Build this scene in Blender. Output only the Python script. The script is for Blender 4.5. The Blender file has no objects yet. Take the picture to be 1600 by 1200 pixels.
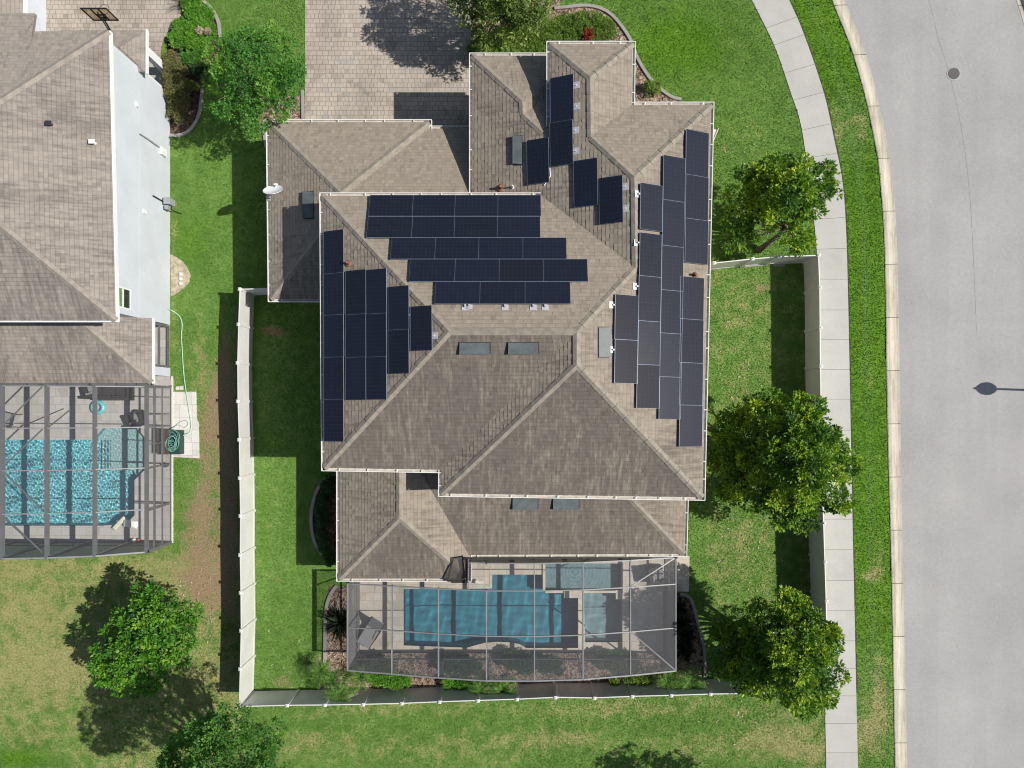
import bpy, bmesh, math, random
import numpy as np
from mathutils import Vector, Matrix
from mathutils.geometry import tessellate_polygon
NGRASS = 380000
random.seed(7); RNG = np.random.default_rng(11)
sc = bpy.context.scene; COL = sc.collection
R = math.radians

# ------------------------------------------------------------------ camera
CAMH, FPX, PX, PY = 36.5, 1150.0, 815.0, 632.0     # flying height (m); focal length and nadir point of the 1600x1200 photograph
cam_d = bpy.data.cameras.new('camera'); cam = bpy.data.objects.new('camera', cam_d); COL.objects.link(cam)
cam.location = (0, 0, CAMH); cam_d.sensor_width = 36.0; cam_d.lens = FPX/1600*36.0
cam_d.shift_x = -(PX-800)/1600; cam_d.shift_y = (PY-600)/1600
cam_d.clip_start = 0.5; cam_d.clip_end = 2000
sc.camera = cam

# ------------------------------------------------------------------ light
SUN_EL, SUN_AZ = 47.4, 92.0                          # degrees; azimuth clockwise from +Y
w = bpy.data.worlds.new('World'); sc.world = w; w.use_nodes = True
wt = w.node_tree; wt.nodes.clear()
wo = wt.nodes.new('ShaderNodeOutputWorld'); wb = wt.nodes.new('ShaderNodeBackground'); sk = wt.nodes.new('ShaderNodeTexSky')
sk.sky_type = 'NISHITA'; sk.sun_disc = False; sk.sun_elevation = R(SUN_EL); sk.sun_rotation = R(SUN_AZ)
sk.air_density = 1.2; sk.dust_density = 1.5; sk.ozone_density = 1.0
wb.inputs['Strength'].default_value = 0.068
wt.links.new(sk.outputs[0], wb.inputs['Color']); wt.links.new(wb.outputs[0], wo.inputs['Surface'])
sd = bpy.data.lights.new('sun', 'SUN'); sd.energy = 4.8; sd.angle = R(0.5); sd.color = (1.0, 0.955, 0.88)
sd.cycles.is_caustics_light = True
so = bpy.data.objects.new('sun', sd); COL.objects.link(so)
S2 = Vector((math.sin(R(SUN_AZ))*math.cos(R(SUN_EL)), math.cos(R(SUN_AZ))*math.cos(R(SUN_EL)), math.sin(R(SUN_EL))))
so.rotation_euler = S2.to_track_quat('Z', 'Y').to_euler(); so.location = (40, 0, 60)
sc.view_settings.view_transform = 'Standard'; sc.view_settings.look = 'None'
sc.view_settings.exposure = 0.1; sc.view_settings.gamma = 1.0
cy = sc.cycles
cy.max_bounces = 8; cy.diffuse_bounces = 3; cy.glossy_bounces = 3; cy.transmission_bounces = 6; cy.transparent_max_bounces = 24
cy.caustics_reflective = False; cy.caustics_refractive = True; cy.sample_clamp_indirect = 4.0
cy.filter_width = 1.1
try: cy.use_denoising = True
except Exception: pass

# ------------------------------------------------------------------ geometry helpers
def P(u, v, z=0.0):
    """a point of the photograph, at height z above the ground, in world metres"""
    k = (CAMH-z)/FPX
    return Vector(((u-PX)*k, -(v-PY)*k, z))
def P2(u, v, z=0.0): p = P(u, v, z); return (p.x, p.y)
def UV(x, y, z=0.0): k = FPX/(CAMH-z); return (PX+x*k, PY-y*k)

class MB:
    def __init__(s): s.v = []; s.f = []; s.m = []; s.a = []
    def face(s, pts, m=0, a=0.0):
        i = len(s.v); s.v += [tuple(p) for p in pts]; s.f.append(tuple(range(i, i+len(pts)))); s.m.append(m); s.a.append(a)
    def hexa(s, c, m=0, a=0.0):
        i = len(s.v); s.v += [tuple(p) for p in c]
        for q in ((3,2,1,0),(4,5,6,7),(0,1,5,4),(1,2,6,5),(2,3,7,6),(3,0,4,7)):
            s.f.append(tuple(i+k for k in q)); s.m.append(m); s.a.append(a)
    def box(s, x0, y0, z0, x1, y1, z1, m=0, a=0.0):
        s.hexa([(x0,y0,z0),(x1,y0,z0),(x1,y1,z0),(x0,y1,z0),(x0,y0,z1),(x1,y0,z1),(x1,y1,z1),(x0,y1,z1)], m, a)
    def obox(s, c, ax, ay, az, m=0, a=0.0):
        c, ax, ay, az = map(Vector, (c, ax, ay, az))
        s.hexa([c-ax-ay-az, c+ax-ay-az, c+ax+ay-az, c-ax+ay-az, c-ax-ay+az, c+ax-ay+az, c+ax+ay+az, c-ax+ay+az], m, a)
    def beam(s, p, q, w, h, up=(0,0,1), m=0, ext=0.0, a=0.0):
        p, q, up = Vector(p), Vector(q), Vector(up)
        d = q-p; L = d.length
        if L < 1e-6: return
        d /= L
        sx = d.cross(up)
        if sx.length < 1e-4: sx = d.cross(Vector((1,0,0)))
        sx.normalize(); u = sx.cross(d).normalized()
        s.obox((p+q)/2, d*(L/2+ext), sx*(w/2), u*(h/2), m, a)
    def prism(s, pts, z0, z1, m=0, a=0.0, bottom=True):
        n = len(pts); i = len(s.v)
        s.v += [(p[0], p[1], z0) for p in pts]+[(p[0], p[1], z1) for p in pts]
        fs = [tuple(i+n+k for k in range(n))]
        if bottom: fs.append(tuple(i+k for k in reversed(range(n))))
        fs += [(i+k, i+(k+1)%n, i+n+(k+1)%n, i+n+k) for k in range(n)]
        for q in fs: s.f.append(q); s.m.append(m); s.a.append(a)
    def tube(s, pts, r, n=8, m=0, cap=True):
        pts = [Vector(p) for p in pts]
        rr = r if isinstance(r, (list, tuple)) else [r]*len(pts)
        i0 = len(s.v); prev = None
        for k, p in enumerate(pts):
            d = (pts[min(k+1, len(pts)-1)]-pts[max(k-1, 0)]).normalized()
            if prev is None:
                x = d.cross(Vector((0,0,1)))
                if x.length < .05: x = d.cross(Vector((1,0,0)))
            else: x = prev-d*prev.dot(d)
            x.normalize(); y = d.cross(x); prev = x
            for j in range(n):
                t = 2*math.pi*j/n; s.v.append(tuple(p+(x*math.cos(t)+y*math.sin(t))*rr[k]))
        for k in range(len(pts)-1):
            for j in range(n):
                a, b = i0+k*n+j, i0+k*n+(j+1)%n
                s.f.append((a, b, b+n, a+n)); s.m.append(m); s.a.append(0.0)
        if cap:
            s.f.append(tuple(i0+j for j in reversed(range(n)))); s.m.append(m); s.a.append(0.0)
            e = i0+(len(pts)-1)*n; s.f.append(tuple(e+j for j in range(n))); s.m.append(m); s.a.append(0.0)
    def lathe(s, prof, c, n=20, m=0):
        i0 = len(s.v); c = Vector(c)
        for (r, z) in prof:
            for j in range(n):
                t = 2*math.pi*j/n; s.v.append((c.x+r*math.cos(t), c.y+r*math.sin(t), c.z+z))
        for k in range(len(prof)-1):
            for j in range(n):
                a, b = i0+k*n+j, i0+k*n+(j+1)%n
                s.f.append((a, b, b+n, a+n)); s.m.append(m); s.a.append(0.0)

ORG = {}
def link(name, me, parent=None, org=None):
    o = bpy.data.objects.new(name, me); COL.objects.link(o)
    if parent is not None:
        o.parent = parent; ORG[o.name] = ORG[parent.name]
    else:
        o.location = org; ORG[o.name] = Vector(org)
    return o
def build(name, mb, mats, parent=None, smooth=False, solid=0.0, bevel=0.0):
    V = np.array(mb.v, dtype=np.float64).reshape(-1, 3)
    if parent is not None: org = ORG[parent.name]
    else:
        lo, hi = V.min(0), V.max(0); org = Vector(((lo[0]+hi[0])/2, (lo[1]+hi[1])/2, lo[2]))
    me = bpy.data.meshes.new(name)
    me.from_pydata([tuple(p) for p in V-np.array(org)], [], mb.f)
    for m in (mats if isinstance(mats, (list, tuple)) else [mats]): me.materials.append(m)
    me.polygons.foreach_set('material_index', mb.m)
    if any(mb.a):
        at = me.attributes.new('fval', 'FLOAT', 'FACE'); at.data.foreach_set('value', mb.a)
    if smooth: me.polygons.foreach_set('use_smooth', [True]*len(mb.f))
    me.update()
    o = link(name, me, parent, org)
    if bevel:
        b = o.modifiers.new('bevel', 'BEVEL'); b.width = bevel; b.segments = 2; b.limit_method = 'ANGLE'
    if solid:
        s_ = o.modifiers.new('solid', 'SOLIDIFY'); s_.thickness = solid; s_.offset = -1
    return o
def np_mesh(name, V, F, mats, parent=None, attrs=None, smooth=False, org=None):
    """big meshes from numpy: V (n,3), F (m,k) all faces with k corners"""
    if parent is not None: org = ORG[parent.name]
    elif org is None:
        lo, hi = V.min(0), V.max(0); org = Vector(((lo[0]+hi[0])/2, (lo[1]+hi[1])/2, lo[2]))
    me = bpy.data.meshes.new(name)
    n, (m, k) = len(V), F.shape
    me.vertices.add(n); me.vertices.foreach_set('co', (V-np.array(org)).astype(np.float32).ravel())
    me.loops.add(m*k); me.loops.foreach_set('vertex_index', F.astype(np.int32).ravel())
    me.polygons.add(m); me.polygons.foreach_set('loop_start', np.arange(0, m*k, k, dtype=np.int32))
    try: me.polygons.foreach_set('loop_total', np.full(m, k, dtype=np.int32))
    except Exception: pass
    for q in (mats if isinstance(mats, (list, tuple)) else [mats]): me.materials.append(q)
    for an, av in (attrs or {}).items():
        at = me.attributes.new(an, 'FLOAT', 'POINT'); at.data.foreach_set('value', av.astype(np.float32))
    if smooth: me.polygons.foreach_set('use_smooth', np.ones(m, dtype=bool))
    me.update(calc_edges=True); me.validate()
    return link(name, me, parent, org)
def tag(o, label=None, cat=None, group=None, kind=None):
    for k, v in (('label', label), ('category', cat), ('group', group), ('kind', kind)):
        if v: o[k] = v
    return o
def thing(name, loc, label, cat, group=None):
    o = bpy.data.objects.new(name, None); COL.objects.link(o); o.location = loc; o.empty_display_size = .2
    ORG[o.name] = Vector(loc)
    return tag(o, label, cat, group)
def spline(pts, n=8):
    """Catmull-Rom through 2-D or 3-D points"""
    pts = [np.array(p, float) for p in pts]; out = []
    q = [2*pts[0]-pts[1]]+pts+[2*pts[-1]-pts[-2]]
    for i in range(1, len(q)-2):
        a, b, c, d = q[i-1], q[i], q[i+1], q[i+2]
        for t in np.linspace(0, 1, n, endpoint=False):
            out.append(.5*((2*b)+(c-a)*t+(2*a-5*b+4*c-d)*t*t+(-a+3*b-3*c+d)*t**3))
    out.append(pts[-1]); return out
def inpoly(x, y, poly):
    r = np.zeros(x.shape, bool); n = len(poly)
    for i in range(n):
        x0, y0 = poly[i][:2]; x1, y1 = poly[(i+1) % n][:2]
        if y0 == y1: continue
        r ^= ((y0 > y) != (y1 > y)) & (x < (x1-x0)*(y-y0)/(y1-y0)+x0)
    return r
EXC = []                                             # outlines (world x,y) where no grass grows

# ------------------------------------------------------------------ materials
class G:
    def __init__(s, name):
        s.m = bpy.data.materials.new(name); s.m.use_nodes = True; s.t = s.m.node_tree; s.t.nodes.clear()
        s.out = s.t.nodes.new('ShaderNodeOutputMaterial')
    def n(s, typ, ins=None, **kw):
        d = s.t.nodes.new('ShaderNode'+typ)
        for k, v in kw.items(): setattr(d, k, v)
        for k, v in (ins or {}).items():
            sock = d.inputs[k]
            if isinstance(v, bpy.types.NodeSocket): s.t.links.new(v, sock)
            elif isinstance(v, (tuple, list)) and len(v) == 3 and sock.type == 'RGBA': sock.default_value = (*v, 1)
            else: sock.default_value = v
        return d
    def math(s, op, a, b=0.0, c=0.0, clamp=False):
        d = s.n('Math', {0: a, 1: b, 2: c}, operation=op); d.use_clamp = clamp; return d.outputs[0]
    def mix(s, f, a, b, blend='MIX'):
        d = s.n('Mix', {0: f, 6: a, 7: b}, data_type='RGBA', blend_type=blend); return d.outputs[2]
    def noise(s, vec, scale, detail=3.0, rough=.55, dist=0.0):
        return s.n('TexNoise', {'Vector': vec, 'Scale': scale, 'Detail': detail, 'Roughness': rough, 'Distortion': dist}).outputs[0]
    def ramp(s, f, stops):
        d = s.n('ValToRGB', {0: f}); e = d.color_ramp.elements
        while len(e) < len(stops): e.new(.5)
        for k, (p, c) in enumerate(stops):
            e[k].position = p; e[k].color = (*c, 1) if len(c) == 3 else c
        return d.outputs[0]
    def rng(s, f, a, b, c=0.0, d=1.0):
        return s.n('MapRange', {0: f, 1: a, 2: b, 3: c, 4: d}, interpolation_type='SMOOTHSTEP').outputs[0]
    def pos(s): return s.n('NewGeometry').outputs['Position']
    def scale(s, vec, x, y, z):
        return s.n('Mapping', {'Vector': vec, 'Scale': (x, y, z)}).outputs[0]
    def attr(s, name): return s.n('Attribute', attribute_name=name).outputs['Fac']
    def bump(s, h, strength=.5, dist=.02, nrm=None):
        ins = {'Height': h, 'Strength': strength, 'Distance': dist}
        if nrm: ins['Normal'] = nrm
        return s.n('Bump', ins).outputs[0]
    def bsdf(s, color, rough=.8, nrm=None, **kw):
        ins = {'Base Color': color, 'Roughness': rough}
        if nrm: ins['Normal'] = nrm
        for k, v in kw.items(): ins[k.replace('_', ' ')] = v
        return s.n('BsdfPrincipled', ins).outputs[0]
    def done(s, sh):
        s.t.links.new(sh, s.out.inputs['Surface']); return s.m

def mat_plain(name, col, rough=.6, var=.12, scale=3.0, metal=0.0, spec=.5, bump=0.0):
    g = G(name); p = g.pos()
    c2 = tuple(x*(1-var) for x in col); c1 = tuple(min(1, x*(1+var*.6)) for x in col)
    n = g.noise(p, scale, 4); n2 = g.noise(p, scale*9, 2)
    c = g.mix(g.rng(g.math('ADD', g.math('MULTIPLY', n, .7), g.math('MULTIPLY', n2, .3)), .35, .65), c2, c1)
    nr = g.bump(n2, bump, .01) if bump else None
    return g.done(g.bsdf(c, rough, nr, Metallic=metal, Specular_IOR_Level=spec))

def mat_roof(name, light, dark, wear):
    """asphalt shingles laid in courses up the slope; fval = how much grime the slope carries"""
    g = G(name); uvn = g.n('UVMap').outputs[0]
    alg = g.attr('fval'); course = .17
    sv = g.n('SeparateXYZ', {0: uvn}).outputs[1]
    n1 = g.noise(g.scale(uvn, 5, 6, 1), 1.0, 2, .5)
    t = g.math('ADD', g.math('MULTIPLY', g.attr('tab'), .68), g.math('MULTIPLY', n1, .32))
    base = g.ramp(t, [(.12, tuple(x*.78 for x in light)), (.5, light), (.88, tuple(min(1, x*1.18) for x in light))])
    p = g.pos(); big = g.noise(p, .28, 4, .6)
    st = g.noise(g.scale(uvn, 7.5, .85, 1), 1.0, 5, .62)
    st2 = g.noise(g.scale(uvn, 1.3, .2, 1), 1.0, 3, .5)
    gr = g.math('ADD', g.math('MULTIPLY', st, .72), g.math('MULTIPLY', st2, .28))
    gr = g.math('ADD', gr, g.math('MULTIPLY', g.math('SUBTRACT', big, .5), .45))
    f = g.rng(g.math('ADD', gr, g.math('SUBTRACT', g.math('MULTIPLY', alg, .42), .25)), .32, .66)
    f = g.math('MULTIPLY', f, .8)
    c = g.mix(f, base, g.ramp(t, [(.12, tuple(x*.80 for x in dark)), (.5, dark), (.88, tuple(x*1.22 for x in dark))]))
    fine = g.noise(p, 60, 2)
    c = g.mix(.2, c, g.ramp(fine, [(.3, (.14,.13,.12)), (.7, (.86,.84,.8))]), 'OVERLAY')
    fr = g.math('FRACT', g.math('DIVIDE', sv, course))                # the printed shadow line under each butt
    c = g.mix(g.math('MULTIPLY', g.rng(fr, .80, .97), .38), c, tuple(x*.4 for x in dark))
    nb = g.bump(g.math('ADD', g.math('MULTIPLY', n1, .3), g.math('MULTIPLY', fine, .25)), .6, .01)
    return g.done(g.bsdf(c, .95, nb, Specular_IOR_Level=.2))

def mat_paver(name, cols, bw, bh, joint, rot=0.0, rough=.85, jcol=(.12,.11,.1), jsize=.012, off=.5, blotch=.25):
    g = G(name); p = g.pos(); pr = g.n('Mapping', {'Vector': p, 'Rotation': (0, 0, rot)}).outputs[0]
    wob = g.n('Mix', {0: .012, 4: pr, 5: g.n('TexNoise', {'Vector': p, 'Scale': 3.0}).outputs[1]}, data_type='VECTOR').outputs[1]
    br = g.n('TexBrick', {'Vector': wob, 'Color1': (0,0,0), 'Color2': (1,1,1), 'Mortar': (.5,.5,.5), 'Scale': 1.0, 'Mortar Size': jsize, 'Mortar Smooth': .25, 'Bias': 0.0, 'Brick Width': bw, 'Row Height': bh}, offset=off, offset_frequency=2, squash=.62, squash_frequency=3)
    v1 = g.n('TexVoronoi', {'Vector': wob, 'Scale': 1.0/bw*.8}, feature='F1').outputs['Color']
    big = g.noise(p, .55, 4, .6)
    t = g.math('ADD', g.math('MULTIPLY', br.outputs['Color'], .55), g.math('MULTIPLY', g.n('SeparateColor', {0: v1}).outputs[0], .45))
    k = len(cols)-1
    c = g.ramp(t, [(i/k, cc) for i, cc in enumerate(cols)])
    c = g.mix(g.math('MULTIPLY', g.rng(big, .38, .66), blotch), c, tuple(x*.62 for x in cols[0]))
    fine = g.noise(p, 40, 3)
    c = g.mix(.14, c, g.ramp(fine, [(.3, (.1,.1,.1)), (.7, (.9,.9,.9))]), 'OVERLAY')
    c = g.mix(g.math('MULTIPLY', br.outputs['Fac'], joint), c, jcol)
    nb = g.bump(g.math('ADD', g.math('SUBTRACT', 1.0, br.outputs['Fac']), g.math('MULTIPLY', fine, .3)), .5, .012)
    return g.done(g.bsdf(c, rough, nb, Specular_IOR_Level=.3))

def mat_concrete(name, col, var=.16, streak=None, rough=.85):
    g = G(name); p = g.pos()
    n1, n2, n3 = g.noise(p, .8, 5, .6), g.noise(p, 9, 4), g.noise(p, 60, 2)
    t = g.math('ADD', g.math('MULTIPLY', n1, .5), g.math('ADD', g.math('MULTIPLY', n2, .3), g.math('MULTIPLY', n3, .2)))
    t = g.math('ADD', t, g.math('MULTIPLY', g.math('SUBTRACT', g.attr('fval'), .5), .2))
    c = g.ramp(t, [(.3, tuple(x*(1-var) for x in col)), (.5, col), (.7, tuple(min(1, x*(1+var*.7)) for x in col))])
    if streak: c = g.mix(g.math('MULTIPLY', g.rng(g.noise(g.scale(p, 5, .5, 1), 1.0, 4, .6), .48, .66), .5), c, streak)
    return g.done(g.bsdf(c, rough, g.bump(n3, .25, .008), Specular_IOR_Level=.3))

def mat_asphalt():
    g = G('worn_asphalt'); p = g.pos()
    n1, n2, n3 = g.noise(p, .25, 4, .6), g.noise(p, 22, 4, .75), g.noise(p, 7, 3)
    t = g.math('ADD', g.math('MULTIPLY', n1, .35), g.math('ADD', g.math('MULTIPLY', n2, .45), g.math('MULTIPLY', n3, .2)))
    c = g.ramp(t, [(.3, (.25,.246,.246)), (.5, (.345,.339,.336)), (.7, (.44,.432,.426))])
    sp_ = g.rng(g.noise(p, 2.6, 3, .7), .66, .80); c = g.mix(g.math('MULTIPLY', sp_, .35), c, (.2,.197,.2))
    c = g.mix(g.math('MULTIPLY', g.rng(g.noise(p, .12, 5, .65), .45, .7), .16), c, (.42,.405,.385))
    band = g.noise(g.scale(p, .9, .05, 1), 1.0, 2)
    c = g.mix(g.math('MULTIPLY', g.rng(band, .4, .65), .2), c, (.265,.26,.27))
    return g.done(g.bsdf(c, .9, g.bump(n2, .35, .01), Specular_IOR_Level=.3))

def lawn_color(g, p):
    """green turf with thin, dry and bare places; the masks come from the ground mesh"""
    n1, n2, n3, n4 = g.noise(p, .3, 4, .6), g.noise(p, 1.6, 5, .65), g.noise(p, 11, 3, .7), g.noise(p, 45, 2, .7)
    t = g.math('ADD', g.math('ADD', g.math('MULTIPLY', n1, .3), g.math('MULTIPLY', n2, .28)), g.math('ADD', g.math('MULTIPLY', n3, .24), g.math('MULTIPLY', n4, .18)))
    c = g.ramp(t, [(.33, (.088,.175,.032)), (.47, (.122,.240,.046)), (.56, (.165,.295,.062)), (.68, (.245,.37,.10))])
    lush = g.attr('lush')
    c = g.mix(g.rng(g.math('ADD', lush, g.math('MULTIPLY', g.math('SUBTRACT', n2, .5), .5)), .35, .8), c, g.ramp(t, [(.35, (.068,.185,.011)), (.55, (.128,.272,.022)), (.7, (.205,.37,.042))]))
    yel = g.rng(g.math('ADD', g.attr('dry'), g.math('ADD', g.math('MULTIPLY', g.math('SUBTRACT', n2, .5), 1.5), g.math('MULTIPLY', g.math('SUBTRACT', n3, .5), .9))), .24, .80)
    c = g.mix(g.math('MULTIPLY', yel, .85), c, g.ramp(g.math('ADD', g.math('MULTIPLY', n3, .6), g.math('MULTIPLY', n4, .4)), [(.34, (.225,.235,.085)), (.5, (.37,.345,.15)), (.66, (.52,.46,.25))]))
    soil = g.rng(g.math('ADD', g.attr('soil'), g.math('ADD', g.math('MULTIPLY', g.math('SUBTRACT', n2, .5), 1.3), g.math('MULTIPLY', g.math('SUBTRACT', n3, .5), 1.5))), .30, .92)
    c = g.mix(g.math('MULTIPLY', soil, .9), c, g.ramp(g.math('ADD', g.math('MULTIPLY', n3, .5), g.math('MULTIPLY', n4, .5)), [(.35, (.17,.11,.068)), (.52, (.315,.215,.135)), (.66, (.48,.36,.25))]))
    return c, n3, n4

def mat_lawn():
    g = G('lawn_turf'); p = g.pos(); c, n3, n4 = lawn_color(g, p)
    h = g.math('ADD', g.math('MULTIPLY', n3, .5), n4)
    return g.done(g.bsdf(c, .9, g.bump(h, .8, .05), Specular_IOR_Level=.15))
def mat_blade():
    g = G('grass_blade'); p = g.pos(); c, n3, n4 = lawn_color(g, p)
    c = g.mix(g.math('MULTIPLY', g.attr('tint'), .8), g.mix(1.0, c, (.92,.92,.9), 'MULTIPLY'), g.mix(1.0, c, (1.4,1.32,1.25), 'MULTIPLY'))
    d = g.bsdf(c, .65, Specular_IOR_Level=.25)
    tr = g.n('BsdfTranslucent', {'Color': c}).outputs[0]
    return g.done(g.n('MixShader', {0: .35, 1: d, 2: tr}).outputs[0])
def mat_leaf(name, stops, rough=.42, trans=.22, spec=.5):
    g = G(name); p = g.pos()
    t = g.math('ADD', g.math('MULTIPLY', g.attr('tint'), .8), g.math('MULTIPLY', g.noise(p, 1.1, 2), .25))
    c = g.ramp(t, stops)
    d = g.bsdf(c, rough, Specular_IOR_Level=spec)
    tr = g.n('BsdfTranslucent', {'Color': g.mix(1.0, c, (1.3,1.5,.5), 'MULTIPLY')}).outputs[0]
    return g.done(g.n('MixShader', {0: trans, 1: d, 2: tr}).outputs[0])
def mat_mulch(name, dark, mid, light):
    g = G(name); p = g.pos()
    wob = g.n('Mix', {0: .25, 4: p, 5: g.n('TexNoise', {'Vector': p, 'Scale': 6.0}).outputs[1]}, data_type='VECTOR').outputs[1]
    v = g.n('TexVoronoi', {'Vector': wob, 'Scale': 15.0}, feature='F1')
    t = g.math('ADD', g.math('MULTIPLY', g.n('SeparateColor', {0: v.outputs['Color']}).outputs[0], .75), g.math('MULTIPLY', g.noise(p, 2, 3), .3))
    c = g.ramp(t, [(.15, dark), (.5, mid), (.95, light)])
    return g.done(g.bsdf(c, .95, g.bump(v.outputs['Distance'], 1.0, .05), Specular_IOR_Level=.2))
def mat_screen(name, col, wire):
    """woven insect screen: the share of light it passes falls as it is met more edge-on, as in real weave"""
    g = G(name); geo = g.n('NewGeometry')
    dt = g.math('ABSOLUTE', g.n('VectorMath', {0: geo.outputs['Incoming'], 1: geo.outputs['True Normal']}, operation='DOT_PRODUCT').outputs['Value'])
    op = g.math('DIVIDE', wire, g.math('MAXIMUM', dt, .05)); op = g.math('MINIMUM', op, .9 if wire > .3 else .8)
    d = g.bsdf(col, .6); tr = g.n('BsdfTransparent').outputs[0]
    return g.done(g.n('MixShader', {0: op, 1: tr, 2: d}).outputs[0])
def mat_water(name, tint, rip):
    g = G(name); p = g.pos()
    nb = g.bump(g.noise(p, 9.0, 4), rip, .02)
    rf = g.n('BsdfRefraction', {'Color': tint, 'Roughness': 0.0, 'IOR': 1.33}).outputs[0]
    gl = g.n('BsdfGlossy', {'Color': (1,1,1), 'Roughness': .03, 'Normal': nb}).outputs[0]
    fr = g.n('Fresnel', {'IOR': 1.33, 'Normal': nb}).outputs[0]
    return g.done(g.n('MixShader', {0: fr, 1: rf, 2: gl}).outputs[0])
def mat_panel():
    g = G('solar_cell_glass'); tc = g.n('TexCoord').outputs['Object']
    s = g.n('SeparateXYZ', {0: tc})
    def lines(c, pitch, wd):
        f = g.math('ABSOLUTE', g.math('SUBTRACT', g.math('FRACT', g.math('DIVIDE', c, pitch)), .5))
        return g.math('GREATER_THAN', f, .5-wd/pitch/2)
    gx = lines(s.outputs[0], .164, .007); gy = lines(s.outputs[1], .163, .007); bb = lines(s.outputs[0], .041, .003)
    n = g.noise(g.pos(), .35, 3)
    oi = g.n('ObjectInfo').outputs['Random']
    c = g.mix(g.math('ADD', g.math('MULTIPLY', oi, .6), g.math('MULTIPLY', n, .4)), g.mix(g.math('FRACT', g.math('MULTIPLY', oi, 7.3)), (.008,.010,.018), (.012,.011,.016)), (.010,.014,.028))
    c = g.mix(g.math('MULTIPLY', bb, .35), c, (.034,.038,.055)); c = g.mix(g.math('MULTIPLY', g.math('MAXIMUM', gx, gy), .6), c, (.036,.04,.058))
    dust = g.rng(g.noise(g.pos(), 1.3, 5, .7), .45, .8)
    c = g.mix(g.math('MULTIPLY', dust, .012), c, (.25,.22,.2))
    return g.done(g.bsdf(c, g.math('ADD', .12, g.math('MULTIPLY', oi, .05)), Specular_IOR_Level=.55))

M = {}
M['roof'] = mat_roof('weathered_shingle', (.288,.247,.203), (.104,.092,.083), 1)
M['roof_n'] = mat_roof('neighbour_shingle', (.305,.27,.24), (.130,.119,.112), 1)
M['cap'] = mat_plain('ridge_shingle', (.275,.242,.20), .9, .22, 4.0)
M['cap_n'] = mat_plain('neighbour_ridge_shingle', (.29,.255,.22), .9, .2, 4.0)
M['gutter'] = mat_plain('white_aluminium_gutter', (.78,.765,.74), .45, .08)
M['gutter_in'] = mat_plain('gutter_trough_beige', (.50,.46,.40), .8, .2, 6)  # trough floor, a darker beige than the lip
M['stucco'] = mat_plain('beige_stucco', (.52,.47,.40), .9, .08, 6, bump=.3)
M['white_stucco'] = mat_plain('pale_stucco', (.555,.59,.645), .9, .05, .8, bump=.15)
M['tan_stucco'] = mat_plain('tan_stucco', (.42,.36,.29), .9, .08, 6, bump=.3)
M['vinyl'] = mat_plain('white_vinyl', (.68,.675,.655), .4, .07, 1.1)
M['drive'] = mat_paver('driveway_pavers', [(.275,.24,.21), (.40,.345,.29), (.46,.395,.335), (.335,.315,.30)], .30, .225, .7, blotch=.3)
M['deck'] = mat_paver('travertine_deck', [(.39,.345,.28), (.51,.455,.375), (.58,.53,.45), (.45,.415,.365)], .6, .4, .5, jcol=(.22,.19,.15), jsize=.008, blotch=.25)
M['deck_n'] = mat_paver('grey_deck_pavers', [(.33,.315,.29), (.41,.395,.37), (.46,.44,.42), (.37,.345,.31)], .6, .4, .5, jcol=(.2,.19,.18), jsize=.009, blotch=.15)
M['slabpav'] = mat_paver('white_paving_slabs', [(.55,.53,.49), (.66,.64,.6), (.7,.68,.65)], .62, .62, .5, jcol=(.3,.28,.25), off=0.0, blotch=.15)
M['walk'] = mat_concrete('sidewalk_concrete', (.435,.43,.40), .13)
M['kerb'] = mat_concrete('kerb_concrete', (.48,.445,.365), .22, streak=(.25,.21,.155))
M['edging'] = mat_concrete('garden_kerb_concrete', (.30,.285,.265), .2)
M['asphalt'] = mat_asphalt()
M['seam'] = mat_plain('asphalt_seam', (.27,.265,.265), .9, .15, 8)
M['joint'] = mat_plain('joint_dirt', (.07,.062,.05), .95, .3, 8)
M['lawn'] = mat_lawn(); M['blade'] = mat_blade()
M['mulch'] = mat_mulch('brown_mulch', (.055,.036,.028), (.225,.155,.115), (.50,.385,.30))
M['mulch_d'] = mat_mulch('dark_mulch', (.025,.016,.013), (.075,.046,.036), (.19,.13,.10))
M['frame'] = mat_plain('grey_cage_aluminium', (.13,.13,.138), .45, .1, 2, spec=.5)
M['frame_l'] = mat_plain('pale_cage_aluminium', (.22,.225,.235), .42, .1, 2)
M['bronze'] = mat_plain('dark_bronze_aluminium', (.035,.03,.028), .5, .2, 4)
M['screen'] = mat_screen('cage_screen', (.19,.19,.205), .17)
M['screen_n'] = mat_screen('neighbour_cage_screen', (.22,.225,.235), .10)
M['screen_w'] = mat_screen('wall_screen_fabric', (.085,.085,.10), .45)
M['screen_d'] = mat_screen('dark_screen', (.085,.075,.068), .42)
M['plaster'] = mat_plain('pool_plaster', (.165,.37,.47), .8, .16, 1.6)
M['plaster_n'] = mat_plain('pale_pool_plaster', (.46,.74,.80), .8, .05, 3)
M['pebble'] = mat_plain('pebble_shelf', (.80,.73,.70), .8, .10, 14)
M['spa'] = mat_plain('spa_plaster', (.68,.49,.49), .8, .12, 5)
M['coping'] = mat_plain('pool_coping', (.56,.50,.41), .8, .15, 4)
M['water'] = mat_water('pool_water', (.62,.93,.96), .3)
M['water_n'] = mat_water('bright_pool_water', (.70,.95,.97), .3)
M['panel'] = mat_panel()
M['pframe'] = mat_plain('panel_frame', (.24,.29,.38), .35, .1, 3, metal=.3)
M['galv'] = mat_plain('galvanised_bracket', (.5,.51,.53), .5, .1, 5, metal=.1)
M['vent'] = mat_plain('grey_vent_metal', (.105,.125,.13), .4, .2, 3, spec=.5)
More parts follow.
